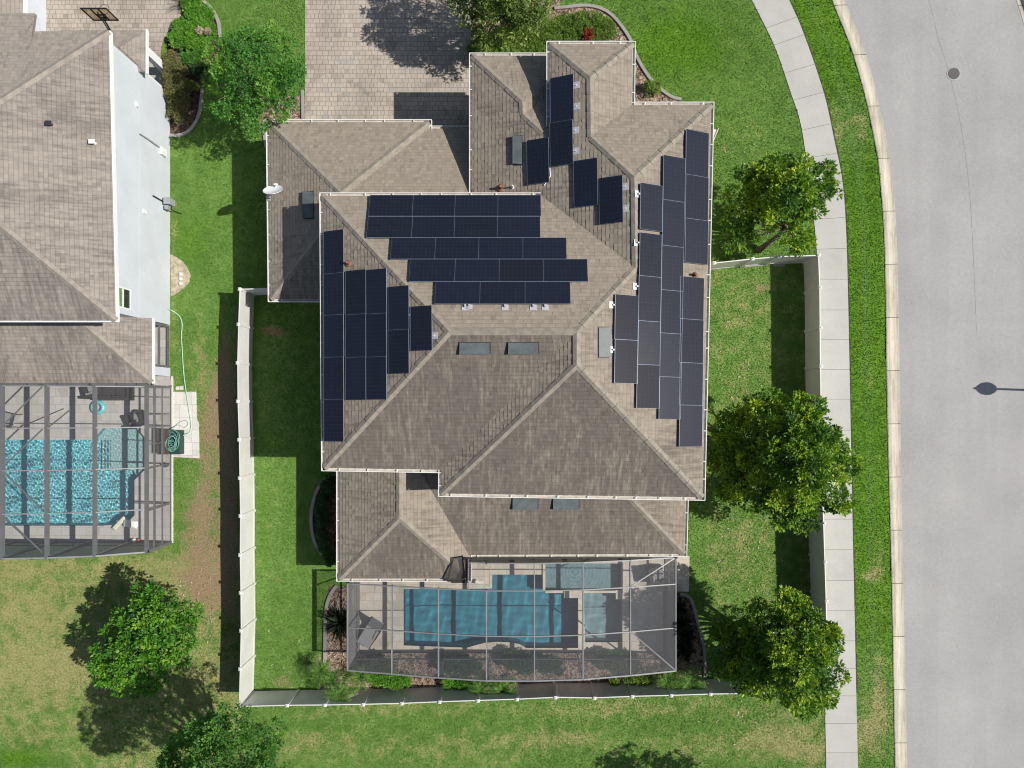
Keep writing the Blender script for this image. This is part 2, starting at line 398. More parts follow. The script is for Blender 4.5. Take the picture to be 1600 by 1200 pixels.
M['vent_d'] = mat_plain('vent_side_dark', (.035,.037,.04), .6, .2, 3)  # attic vent sides with shade put into the colour; also a dark pipe
M['copper'] = mat_plain('rusty_pipe', (.27,.12,.075), .8, .3, 9)
M['white'] = mat_plain('white_paint', (.78,.79,.81), .35, .05, 2)
M['black'] = mat_plain('black_metal', (.014,.014,.016), .5, .3, 4)
M['wicker'] = mat_plain('dark_wicker', (.03,.028,.03), .8, .4, 40, bump=.6)
M['cushion'] = mat_plain('grey_cushion', (.22,.22,.23), .9, .12, 9)
M['sling'] = mat_plain('grey_sling', (.235,.235,.24), .85, .08, 14)
M['iron'] = mat_plain('cast_iron', (.10,.095,.095), .7, .3, 20, bump=.5)
M['bark'] = mat_plain('tree_bark', (.20,.165,.13), .95, .35, 9, bump=.8)
M['twig'] = mat_plain('bare_twigs', (.24,.20,.17), .95, .25, 9)
M['teal'] = mat_plain('teal_vinyl', (.12,.46,.55), .4, .12, 6)
M['floatw'] = mat_plain('white_vinyl_float', (.80,.80,.76), .5, .05, 6)
M['floaty'] = mat_plain('cream_vinyl_float', (.62,.62,.50), .5, .05, 6)
M['red'] = mat_plain('red_plastic', (.45,.08,.04), .5, .1, 6)
M['blue'] = mat_plain('navy_plastic', (.03,.04,.12), .5, .1, 6)
M['brownbox'] = mat_plain('brown_resin', (.075,.05,.04), .6, .2, 10)
M['greenbox'] = mat_plain('dark_green_resin', (.015,.05,.045), .6, .2, 10)
M['hose'] = mat_plain('green_hose', (.16,.36,.30), .5, .35, 14)
M['hose_l'] = mat_plain('pale_green_hose', (.33,.55,.38), .5, .2, 9)
g = G('clear_acrylic'); M['board'] = g.done(g.n('MixShader', {0: .18, 1: g.n('BsdfTransparent', {'Color': (.9,.84,.72)}).outputs[0], 2: g.bsdf((.5,.42,.3), .1)}).outputs[0])
M['sand'] = mat_plain('dry_sandy_soil', (.42,.36,.26), .95, .35, 5, bump=.6)
M['stone'] = mat_plain('pale_stone', (.66,.62,.54), .8, .1, 8)
M['gbox'] = mat_plain('grey_metal_box', (.30,.33,.33), .5, .15, 5)
g = G('lawn_reflection_glass'); M['glass'] = g.done(g.bsdf(g.mix(g.rng(g.noise(g.pos(), 1.2, 2), .4, .6), (.14,.24,.11), (.2,.33,.15)), .06, Specular_IOR_Level=.9))  # green lawn reflection painted into the pane's base colour
g = G('dark_window_glass'); M['glass_d'] = g.done(g.bsdf((.025,.03,.03), .06, Specular_IOR_Level=.9))
LM = dict(
 magnolia=mat_leaf('magnolia_leaf', [(.0, (.20,.11,.035)), (.07, (.030,.066,.016)), (.28, (.060,.150,.022)), (.52, (.140,.275,.025)), (.76, (.29,.41,.030)), (1.0, (.50,.58,.06))], .5, .25, .35),
 bright=mat_leaf('bright_leaf', [(.05, (.030,.105,.024)), (.4, (.062,.20,.034)), (.7, (.12,.30,.044)), (1.0, (.28,.48,.07))], .5, .28, .35),
 green_mag=mat_leaf('glossy_green_leaf', [(.0, (.26,.09,.04)), (.06, (.026,.10,.014)), (.4, (.060,.20,.018)), (.75, (.145,.32,.028)), (1.0, (.30,.44,.06))], .48, .25, .35),
 oak=mat_leaf('oak_leaf', [(.05, (.034,.10,.024)), (.45, (.075,.20,.036)), (.75, (.14,.31,.05)), (1.0, (.28,.44,.09))], .55, .26, .3),
 light=mat_leaf('pale_leaf', [(.05, (.06,.105,.028)), (.4, (.125,.20,.046)), (.7, (.22,.305,.072)), (1.0, (.40,.45,.14))], .5, .28, .35),
 hedge=mat_leaf('hedge_leaf', [(.05, (.07,.125,.026)), (.45, (.14,.245,.042)), (.8, (.23,.35,.065)), (1.0, (.38,.33,.11))], .55, .25, .3),
 olive=mat_leaf('olive_leaf', [(.05, (.075,.09,.032)), (.5, (.165,.17,.065)), (1.0, (.30,.27,.12))], .65, .22, .3),
 lime=mat_leaf('lime_leaf', [(.05, (.055,.19,.024)), (.5, (.13,.34,.035)), (1.0, (.33,.52,.10))], .55, .32, .3),
 shade=mat_leaf('deep_green_shade_leaf', [(.05, (.022,.06,.022)), (.5, (.046,.105,.032)), (1.0, (.11,.18,.055))], .5, .22, .3),  # deep green, with the shade on the hedge put into the colour
 palm=mat_leaf('palm_leaf', [(.05, (.06,.165,.026)), (.5, (.14,.32,.042)), (.9, (.27,.46,.09)), (1.0, (.55,.48,.32))], .5, .3, .35),
 tan=mat_leaf('dry_frond', [(.05, (.28,.21,.14)), (.6, (.5,.42,.32)), (1.0, (.66,.58,.47))], .8, .15, .2),
 spiky=mat_leaf('dark_strap_leaf', [(.05, (.025,.038,.02)), (.6, (.06,.085,.042)), (1.0, (.18,.19,.12))], .5, .15, .3),
 redleaf=mat_leaf('red_leaf', [(.05, (.16,.025,.02)), (.6, (.32,.05,.04)), (1.0, (.42,.12,.06))], .5, .2, .3))
# ------------------------------------------------------------------ setting: kerb, road, pavement, drive, decks
KIN = spline([(1276,-70),(1300,0),(1328,70),(1345,125),(1356,169),(1365,212),(1373,259),(1381,359),(1384,480),(1386,632),(1390,785),(1392,860),(1395,990),(1396.5,1090),(1398.5,1200),(1400,1290)], 6)
KOUT = spline([(1293,-70),(1320,0),(1347,67),(1363,120),(1373,160),(1383,205),(1391,256),(1400,344),(1404,480),(1406.5,632),(1409,785),(1410.5,860),(1413,990),(1415,1090),(1418,1200),(1420,1290)], 6)
WIN = spline([(1144,-70),(1175,0),(1209,69),(1234,140),(1253,203),(1270,331),(1276,390),(1280,480),(1283,632),(1286,785),(1287,860),(1288,990),(1289.5,1120),(1291,1200),(1292,1290)], 6)
WOUT = spline([(1199,-70),(1233,0),(1256,53),(1287,144),(1303,216),(1316,281),(1322,359),(1325.5,480),(1328.5,632),(1331.5,785),(1333,860),(1336,990),(1338,1090),(1340.5,1200),(1342,1290)], 6)
def resample(pts, n):
    pts = np.array([p[:2] for p in pts], float); d = np.r_[0, np.cumsum(np.hypot(*np.diff(pts, axis=0).T))]
    t = np.linspace(0, d[-1], n); return np.c_[np.interp(t, d, pts[:,0]), np.interp(t, d, pts[:,1])]
def xcurve(curve, v):                                # where a px curve crosses the photo row v
    c = np.array(curve); return np.interp(v, c[:,1], c[:,0])

# pools (px outlines of the water)
POOL = [(631,920),(728,919.5),(765,919),(765,897.5),(850,897.5),(850,922),(881,922),(881,934),(903,934),(903,1012),(822,1012),(812,1006),(795,1003),(775,1002.5),(757,1004),(742,1008),(730,1011.5),(631,1008)]
SPA = [(852,880),(970,880),(970,922),(852,922)]
LOW = [(912,926),(962,926),(962,936),(971,936),(971,1003),(914,1003)]
NPOOL = [(-70,687),(148,687),(148,684),(161,669),(214,669),(227,683),(227,734),(211,750),(211,805),(197,819),(160,821),(-70,821)]
def wpoly(px, z=0.0): return [P2(u, v, z) for u, v in px]

# ground mesh
gx = np.r_[-400, -200, -100, -60, -40, np.arange(-28, 28.01, .25), 40, 60, 100, 200, 400]
gy = np.r_[-400, -200, -100, -60, -36, np.arange(-21, 23.01, .25), 36, 60, 100, 200, 400]
X, Y = np.meshgrid(gx, gy); U = PX+X*FPX/CAMH; V = PY-Y*FPX/CAMH
def blob(u, v, cx, cy_, rx, ry=None, a=1.0, rot=0.0):
    ry = ry or rx; c, s = math.cos(R(rot)), math.sin(R(rot)); du, dv = u-cx, v-cy_
    return a*np.exp(-(((du*c+dv*s)/rx)**2+((-du*s+dv*c)/ry)**2))
def fields(u, v):
    dry = np.full(u.shape, .10); soil = np.zeros(u.shape); lush = np.zeros(u.shape)
    kin = xcurve(KIN, np.clip(v, -60, 1280)); wout = xcurve(WOUT, np.clip(v, -60, 1280)); win = xcurve(WIN, np.clip(v, -60, 1280))
    verge = (u > wout-3) & (u < kin+6)
    lush += np.where(verge, .75, 0); dry += np.where(verge, -.1, 0)
    for b in ((1312,190,16,40,.55),(1345,195,14,30,.4),(1358,900,14,16,.65),(1355,600,16,22,.3),(1370,1120,22,50,.6),(1345,1160,25,40,.5),(1365,1050,25,60,.3),(1375,870,10,40,.4)): dry += blob(u, v, *b)
    lush -= blob(u, v, 1365, 1120, 40, 90, .75)+blob(u, v, 1330, 195, 40, 50, .45)
    mid = (wout+kin)/2; lush -= np.where(verge, .30*np.exp(-((u-mid+2)/5.0)**2), 0); dry += np.where(verge, .12*np.sin((u-mid)/7.0)+.05, 0)
    # bottom strip of lawn
    bot = (v > 1085) & (u > 380) & (u < win)
    dry += np.where(bot, .20, 0)
    dry += np.where(bot, .10*np.sin(v/13.0)+.07*np.sin(u/57+v/23.0), 0)
    for b in ((1235,1160,60,40,.35),(700,1110,200,10,.22),(1050,1112,160,12,.25),(560,1180,120,20,.1),(1270,1190,20,20,.4),(900,1150,80,18,.12)): dry += blob(u, v, *b)
    lush += blob(u, v, 920,1130,40,16,.4)+blob(u, v, 1180,1115,40,15,.45)+blob(u, v, 600,1160,110,25,.3)
    # bottom left back lawn, thin and dry
    bl = (u < 376) & (v > 840); sm = 1/(1+np.exp(-(v-850)/18.0))
    dry += np.where(u < 378, .40*sm, 0)
    for b in ((80,1050,110,30,.30),(30,960,80,40,.18),(200,890,150,22,.16),(120,1020,120,14,.2),(30,880,60,20,.18),(330,1060,60,30,.22)): dry += blob(u, v, *b)
    lush += blob(u, v, 70,1060,30,16,.5)+blob(u, v, 30,1185,70,22,.8)+blob(u, v, 30,985,40,20,.25)
    dry -= blob(u, v, 40,1190,90,30,.35)
    # bare soil along the shared side yard
    for b in ((320,770,26,140,.50),(304,885,44,66,.60),(328,690,16,120,.28),(330,640,20,60,.42),(360,700,16,220,.95),(345,600,10,90,.5),(318,555,9,26,.35),(312,520,8,14,.3),(322,930,40,40,.42),(300,800,26,30,.4),(270,715,30,8,.5),(356,880,14,90,.6)): soil += blob(u, v, *b)
    lush += blob(u, v, 283,770,16,70,.5)+blob(u, v, 300,620,16,30,.3)
    dry += blob(u, v, 318,650,30,120,.28)+blob(u, v, 320,900,60,60,.25)+blob(u, v, 305,560,18,60,.15)
    # bare patches and worn places inside the fence
    for b in ((432,520,26,9,.85,25),(453,506,9,14,.6,0),(425,517,14,6,.4,10),(330,1000,14,8,.2)): soil += blob(u, v, b[0], b[1], b[2], b[3], b[4], b[5] if len(b) > 5 else 0)
    for b in ((440,1065,22,16,.65),(432,905,12,14,.42),(428,845,12,10,.25),(1195,450,22,10,.8),(1170,432,40,9,.3),(1132,235,8,16,.55),(1128,290,10,10,.3),(440,555,30,10,.2)): soil += blob(u, v, *b[:5])
    ins = (u > 1100) & (u < 1290) & (v > 410) & (v < 1080)
    dry += np.where(ins, .20, 0); lush -= np.where(ins, .05, 0)
    for b in ((1150,480,50,40,.12),(1160,640,30,30,.15),(1135,860,40,60,.15),(1180,840,30,20,.15)): dry += blob(u, v, *b)
    insL = (u > 396) & (u < 520) & (v > 470) & (v < 1075)
    dry += np.where(insL, .06, 0)
    # front lawns
    fr = (u > 940) & (u < win) & (v < 330)
    lush += np.where(fr, .42, 0)+blob(u, v, 1060,70,70,50,.5)
    dry += blob(u, v, 1150,60,40,30,.16)+blob(u, v, 1180,210,50,40,.10)+blob(u, v, 1140,250,40,60,.1)
    fl = (u > 265) & (u < 480) & (v < 470)
    lush += np.where(fl, .22, 0)+blob(u, v, 300,380,50,80,.35)
    dry += blob(u, v, 272,440,6,200,.35)+blob(u, v, 420,40,50,30,.1)
    return dry, soil, lush
Z = np.zeros_like(X)
kinW = xcurve(KIN, np.clip(V, -70, 1290)); Z[(U > kinW+5)] = -.35
for pl, d in ((POOL,-2.2),(SPA,-2.2),(LOW,-2.2),(NPOOL,-2.4)):
    wp = wpoly(pl); cxy = np.mean(wp, axis=0)
    for sgx in (-.13, 0, .13):
        for sgy in (-.13, 0, .13): Z[inpoly(X+sgx, Y+sgy, wp)] = d
dry, soil, lush = fields(U, V)
far = (np.abs(X) > 28.5) | (np.abs(Y) > 23.5)
dry[far] = .2; soil[far] = 0; lush[far] = .1
ny_, nx_ = X.shape; idx = np.arange(nx_*ny_).reshape(ny_, nx_)
F = np.stack([idx[:-1,:-1], idx[:-1,1:], idx[1:,1:], idx[1:,:-1]], -1).reshape(-1, 4)
tag(np_mesh('lawn', np.stack([X, Y, Z], -1).reshape(-1, 3), F, M['lawn'], attrs=dict(dry=dry.ravel(), soil=soil.ravel(), lush=lush.ravel()), org=Vector((0,0,0))), kind='structure')

def strip(name, Lp, Rp, zl, zr, mat, seams=None, z2=None):
    pass
# road
mb = MB(); a = resample(KOUT, 60); far_ = a+np.array([272.0, 0])
c0 = resample(spline([(1564,-70),(1588,0),(1601,42),(1617,120),(1630,205),(1645,344),(1652,632),(1660,900),(1668,1290)], 6), 60)
for i in range(59):
    mb.face([P(*a[i], -.12), P(*a[i+1], -.12), P(*c0[i+1], -.12), P(*c0[i], -.12)])
# the road runs on beyond the picture
mb.face([P(1278,-72,-.12), P(1293,-70,-.12), P(1564,-70,-.12), P(1300,-420,-.12), P(1030,-420,-.12)])
mb.face([P(1420,1290,-.12), P(1430,1900,-.12), P(1680,1900,-.12), P(1668,1290,-.12)])
tag(build('road', mb, M['asphalt']), kind='structure')
mb = MB(); s_ = resample(spline([(1440,-40),(1452,0),(1466,60),(1480,103),(1492,150),(1503,205),(1511,262),(1516,312),(1521,400),(1526,520)], 6), 60)
for i in range(59):
    wd = .009*(1 if i % 7 else .4)
    p, q = P(*s_[i], -.116), P(*s_[i+1], -.116); nrm = Vector((-(q-p).y, (q-p).x, 0)).normalized()*wd
    mb.face([p-nrm, q-nrm, q+nrm, p+nrm])
tag(build('road_seam', mb, M['seam']), kind='structure')
# kerb: rolled concrete profile, one casting per joint
def kerb(curI, curO, flip=False):
    N = 150; a, b = resample(curI, N), resample(curO, N); mb = MB(); jt = set(range(0, N, 9))
    prof = [(0,-.25),(0.0,.03),(.08,.045),(.30,.04),(.46,-.03),(.60,-.085),(.80,-.11),(1.0,-.108),(1.0,-.25)]
    tone = .5
    for i in range(N-1):
        if i in jt: tone = random.uniform(.15, .95)
        A = [P(*(a[i]+(b[i]-a[i])*t), z) for t, z in prof]; B = [P(*(a[i+1]+(b[i+1]-a[i+1])*t), z) for t, z in prof]
        for k in range(len(prof)-1): mb.face([A[k], A[k+1], B[k+1], B[k]], 0, tone)
        if i in jt and i:
            for k in range(1, len(prof)-2):
                d = (B[k]-A[k]).normalized()*.014; up = Vector((0,0,.004))
                mb.face([A[k]-d+up, A[k+1]-d+up, A[k+1]+d+up, A[k]+d+up], 1)
    return mb
tag(build('kerb', kerb(KIN, KOUT), [M['kerb'], M['joint']]), kind='structure')
tag(build('kerb', kerb(c0+np.array([19.0, 0]), c0), [M['kerb'], M['joint']]), kind='structure')
# pavement slabs
jv = [-60,-12,35,62,107,150,198,243,286,341,388.5,436,484,530,577,623.5,672,718,764,811,858,907,954,1001,1044,1087,1130,1176,1222,1270]
mb = MB(); wi, wo_ = np.array(WIN), np.array(WOUT)
def wpt(c, v): return np.array([np.interp(v, c[:,1], c[:,0]), v])
for k in range(len(jv)-1):
    sl = lambda v: 9.5*max(0, 1-v/420)                                # joints square to the curve
    m_ = 5; tone = random.uniform(.2, .8)
    for q in range(m_):
        v0, v1 = jv[k]+(jv[k+1]-jv[k])*q/m_, jv[k]+(jv[k+1]-jv[k])*(q+1)/m_
        g0 = .45 if q == 0 else 0
        A, B = wpt(wi, v0+g0+sl(v0)), wpt(wo_, v0+g0-sl(v0)); C, D = wpt(wo_, v1-sl(v1)), wpt(wi, v1+sl(v1))
        mb.face([P(*A,.03), P(*D,.03), P(*C,.03), P(*B,.03)], 0, tone)
        mb.face([P(*B,.03), P(*C,.03), P(*C,-.1), P(*B,-.1)], 0, tone); mb.face([P(*D,.03), P(*A,.03), P(*A,-.1), P(*D,-.1)], 0, tone)
for i in range(len(WIN)-1): mb.face([P(*WIN[i],.018), P(*WIN[i+1],.018), P(*WOUT[i+1],.018), P(*WOUT[i],.018)], 1)
# worn dirt line along the outer edge of the pavement
e0 = resample(WOUT, 240)
for i in range(239):
    if e0[i][1] > 1080: continue
    w0, w1 = 2.2+1.6*math.sin(i*1.7)*math.sin(i*.6), 2.2+1.6*math.sin((i+1)*1.7)*math.sin((i+1)*.6)
    mb.face([P(*e0[i],.012), P(*e0[i+1],.012), P(e0[i+1][0]+w1, e0[i+1][1],.012), P(e0[i][0]+w0, e0[i][1],.012)], 1)
tag(build('sidewalk', mb, [M['walk'], M['joint']]), kind='structure')
kw = [P2(*p) for p in WIN]+[P2(*p) for p in KOUT[::-1]]
EXC.append([P2(*p) for p in WIN]+[P2(u+1.2, v) for u, v in WOUT[::-1]]); EXC.append([P2(u+1, v) for u, v in KIN]+[P2(2000,1290), P2(2000,-70)])

def sheet(name, px, z, mat, thick=.06, holes=(), kind='structure', exc=True):
    bm = bmesh.new(); loops = []
    for pl in [px]+list(holes):
        vs = [bm.verts.new((*P2(u, v, 0), z)) for u, v in pl]
        loops.append([bm.edges.new((vs[i], vs[(i+1) % len(vs)])) for i in range(len(vs))])
    bmesh.ops.triangle_fill(bm, use_beauty=True, use_dissolve=True, edges=bm.edges[:])
    bmesh.ops.recalc_face_normals(bm, faces=bm.faces[:])
    if sum(f.normal.z*f.calc_area() for f in bm.faces) < 0: bmesh.ops.reverse_faces(bm, faces=bm.faces[:])
    be = [e for e in bm.edges if len(e.link_faces) == 1]
    r = bmesh.ops.extrude_edge_only(bm, edges=be)
    for vtx in [x for x in r['geom'] if isinstance(x, bmesh.types.BMVert)]: vtx.co.z -= thick
    me = bpy.data.meshes.new(name); bm.to_mesh(me); bm.free(); me.materials.append(mat)
    o = link(name, me, None, Vector((0,0,0)))
    if kind: o['kind'] = kind
    if exc: EXC.append([P2(u, v) for u, v in px])
    return o
sheet('driveway', [(477,-80),(735,-80),(736,90),(760,90),(760,230),(420,230),(440,196),(477,189)], .03, M['drive'])
EXC.append([P2(u, v) for u, v in [(477,-80),(735,-80),(735,230),(477,230)]])
sheet('driveway', [(-80,-80),(284,-80),(283,25),(262,50),(252,75),(246,112),(300,78),(250,120),(-80,120)][:5]+[(248,112),(-80,150)], .028, M['drive'])
DECK = [(550,868),(1077,868),(1076,924),(1036,924),(1036,1019),(552,1019)]
sheet('pool_deck', DECK, .05, M['deck'], .3, holes=[POOL, SPA, LOW])
NDECK = [(-90,570),(262,570),(268.5,598),(269.5,720),(269.5,848),(-90,848)]
sheet('pool_deck', NDECK, .05, M['deck_n'], .2, holes=[NPOOL])

def basin(name, px, ztop, zfloor, mats, floor_px=None):
    mb = MB(); n = len(px); A = wpoly(px)
    for i in range(n):
        p, q = A[i], A[(i+1) % n]
        mb.face([(*q, ztop), (*p, ztop), (*p, zfloor), (*q, zfloor)], 0)
    o = sheet(name, px, zfloor, mats, .02, exc=False)
    w_ = build('basin_wall', mb, mats, o); o.cycles.is_caustics_receiver = True; w_.cycles.is_caustics_receiver = True
    return o
def water(name, px, z, mat, waves, rings=None, step=.05):
    A = np.array(wpoly(px)); x0, y0 = A.min(0)-.1; x1, y1 = A.max(0)+.1
    x = np.arange(x0, x1+step, step); y = np.arange(y0, y1+step, step); Xw, Yw = np.meshgrid(x, y)
    H = np.zeros_like(Xw)
    for (a, k, t, ph) in waves: H += a*np.sin(k*(Xw*math.cos(t)+Yw*math.sin(t))+ph+.8*np.sin(.9*Xw+1.3*Yw+ph))
    if rings:
        cx, cy_ = rings; rr = np.hypot(Xw-cx, Yw-cy_); H += .0026*np.sin(rr*34)*np.exp(-rr*.75)
    ins = inpoly(Xw, Yw, [tuple(p) for p in A]); c = ins[:-1,:-1]|ins[1:,:-1]|ins[:-1,1:]|ins[1:,1:]
    nx, ny = len(x), len(y); ii = np.arange(nx*ny).reshape(ny, nx); F = np.stack([ii[:-1,:-1], ii[:-1,1:], ii[1:,1:], ii[1:,:-1]], -1)[c]
    used, inv = np.unique(F, return_inverse=True); Vw = np.stack([Xw, Yw, np.full_like(Xw, z)+H], -1).reshape(-1, 3)[used]
    o = np_mesh(name, Vw, inv.reshape(F.shape), mat, smooth=True, org=Vector((0,0,0))); o['kind'] = 'structure'; o.cycles.is_caustics_caster = True; return o
wr = np.random.default_rng(3)
def wavset(n, a, k0, k1): return [(a*(k0/k)**1.2, k, wr.uniform(0, 6.28), wr.uniform(0, 6.28)) for k in wr.uniform(k0, k1, n)]
calm = wavset(10, .004, 6, 20); choppy = wavset(22, .00105, 22, 56)
b_ = basin('pool_basin', POOL, .045, -.95, M['plaster']); water('pool_water', POOL, -.07, M['water'], calm)
basin('spa_basin', SPA, .045, -.42, M['spa']); water('pool_water', SPA, -.03, M['water'], wavset(6, .0015, 8, 20), P2(907, 896))
basin('pool_basin', LOW, .045, -.75, M['spa']); water('pool_water', LOW, -.07, M['water'], calm)
basin('pool_basin', NPOOL, .045, -.85, M['plaster_n']); water('pool_water', NPOOL, -.08, M['water_n'], choppy, step=.028)
# shelf and entry steps of the neighbour's pool, spillway ledge of the home pool
mb = MB(); mb.prism(wpoly([(148.5,684.6),(161.4,669.4),(213.8,669.4),(226.6,683.3),(226.6,733.5),(211,749),(204,735.5),(168,735.5),(168,688),(148.5,688)])[::-1], -.84, -.34)
for k, (u0, z1) in enumerate(((150,-.70),(157,-.58),(163,-.46))):
    x0, y1 = P2(u0, 688.2); x1, y0 = P2((157,163,168)[k], 735); mb.box(x0+.003, y0, -.84, x1, y1, z1)
    mb.box(x0-.012, y0, z1+.001, x0+.03, y1, z1+.012, 1)
o = build('pool_steps', mb, [M['pebble'], M['plaster']]); o['kind'] = 'structure'; o.cycles.is_caustics_receiver = True
mb = MB()
for (u0, v0, u1, v1, z) in ((765.2,884,769,918.6,.062),(731,916.3,769,918.9,.066),(903.2,934,911.8,1012,.07),(881,922.2,897,933,.16),(848,880,852,922,.12),(971,880,975,926,.07),(852,922.2,962,925.8,.11)):
    x0, y1 = P2(u0, v0); x1, y0 = P2(u1, v1); mb.box(x0, y0, -.3, x1, y1, z)
build('pool_coping', mb, M['coping'])['kind'] = 'structure'

# planting beds
BEDS = {
 'mulch_bed_south': [(513,916),(548,916),(550,1020),(1036,1019),(1036,924),(1068,928),(1079,934),(1090,965),(1098,1010),(1101,1062),(1095,1066),(1040,1071),(930,1070),(800,1071),(700,1076),(600,1079),(500,1081),(497,1068),(508,1040),(510,965)],
}
sheet('mulch_bed', BEDS['mulch_bed_south'], .012, M['mulch'])
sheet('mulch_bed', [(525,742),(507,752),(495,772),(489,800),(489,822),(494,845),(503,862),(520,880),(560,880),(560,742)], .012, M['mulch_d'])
sheet('mulch_bed', [(690,-70),(905,-70),(872,14),(900,11),(935,14),(952,22),(967,38),(984,62),(992,86),(1003,108),(1019,130),(1045,150),(1060,158),(1060,200),(740,200),(736,90),(737,0)], .012, M['mulch'])
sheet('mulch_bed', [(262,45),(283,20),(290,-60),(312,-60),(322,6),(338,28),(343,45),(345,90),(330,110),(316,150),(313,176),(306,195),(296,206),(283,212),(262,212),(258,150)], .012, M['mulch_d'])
sheet('mulch_bed', [(424,150),(477,150),(477,200),(405,210),(405,190)], .012, M['mulch'])
sheet('soil_patch', [(266.5,398),(273,400),(284,407),(293,418),(298,430),(296,441),(288,450),(276,459),(267,463)], .012, M['sand'])
sheet('paving_slabs', [(271,612),(307,612),(308,655),(311,661),(311.5,698),(312,716),(271,714)], .035, M['slabpav'], .08)
sheet('paving_slabs', [(275,604),(287,603),(287,609.5),(275,609.5)], .036, M['slabpav'], .08)
sheet('concrete_pad', [(1163,414),(1195,411),(1195,415),(1163,418)], .05, M['edging'], .1); sheet('concrete_pad', [(1208,413),(1226,412),(1226,416.5),(1208,417)], .05, M['edging'], .1)

def edging(px, label, wd=.16, z=.11, n=6):
    mb = MB(); c = [np.array(p) for p in spline(px, n)]; L = 0
    for i in range(len(c)-1):
        p, q = P(*c[i]), P(*c[i+1]); p.z = q.z = z/2
        d = (q-p); 
        if d.length < 1e-4: continue
        mb.beam(p, q, wd, z, ext=.006, a=random.uniform(.3,.7))
    o = build('garden_edging', mb, M['edging'], bevel=.02); tag(o, label, 'edging', 'concrete garden edging'); return o
edging([(524,741),(507,750),(494,771),(487.5,800),(487.5,824),(493,848),(504,866)], 'curved concrete edging round the shaded bed between the side lawn and the rear roof')
edging([(526,915),(517,928),(510.5,948),(508.5,985),(507.5,1048)], 'concrete edging beside the spiky plant on the neighbour side of the big cage')
edging([(1062,928),(1072,930),(1080,938),(1086,958),(1093,985),(1099,1010),(1101,1030),(1101,1062)], 'curved concrete edging of the dark bed on the road side of the big cage')
edging([(866,14),(885,12),(915,9.5),(938,14),(955,24),(971,42),(985,64),(994,88),(1006,110),(1022,131),(1047,151),(1064,156)], 'long curved concrete edging between the front hedge and the lawn')
edging([(315,0),(331,14),(341,33),(344,52),(345,72)], 'short curved concrete edging beside the lime green groundcover')
edging([(317,140),(315,160),(312,178),(306,193),(295,206),(282,212),(264,212)], 'concrete edging of the bed beside the neighbour house corner')
edging([(473,142),(474,188)], 'straight concrete edging along the drive beside the garage roof', n=2)
edging([(419,186),(413,192),(413,206),(417,232)], 'short concrete edging under the small tree at the garage corner', n=3)
o = MB(); x0, y1 = P2(268.4, 588); x1, y0 = P2(271, 848); o.box(x0, y0, -.05, x1, y1, .07)
tag(build('deck_kerb', o, M['stone']), kind='structure')
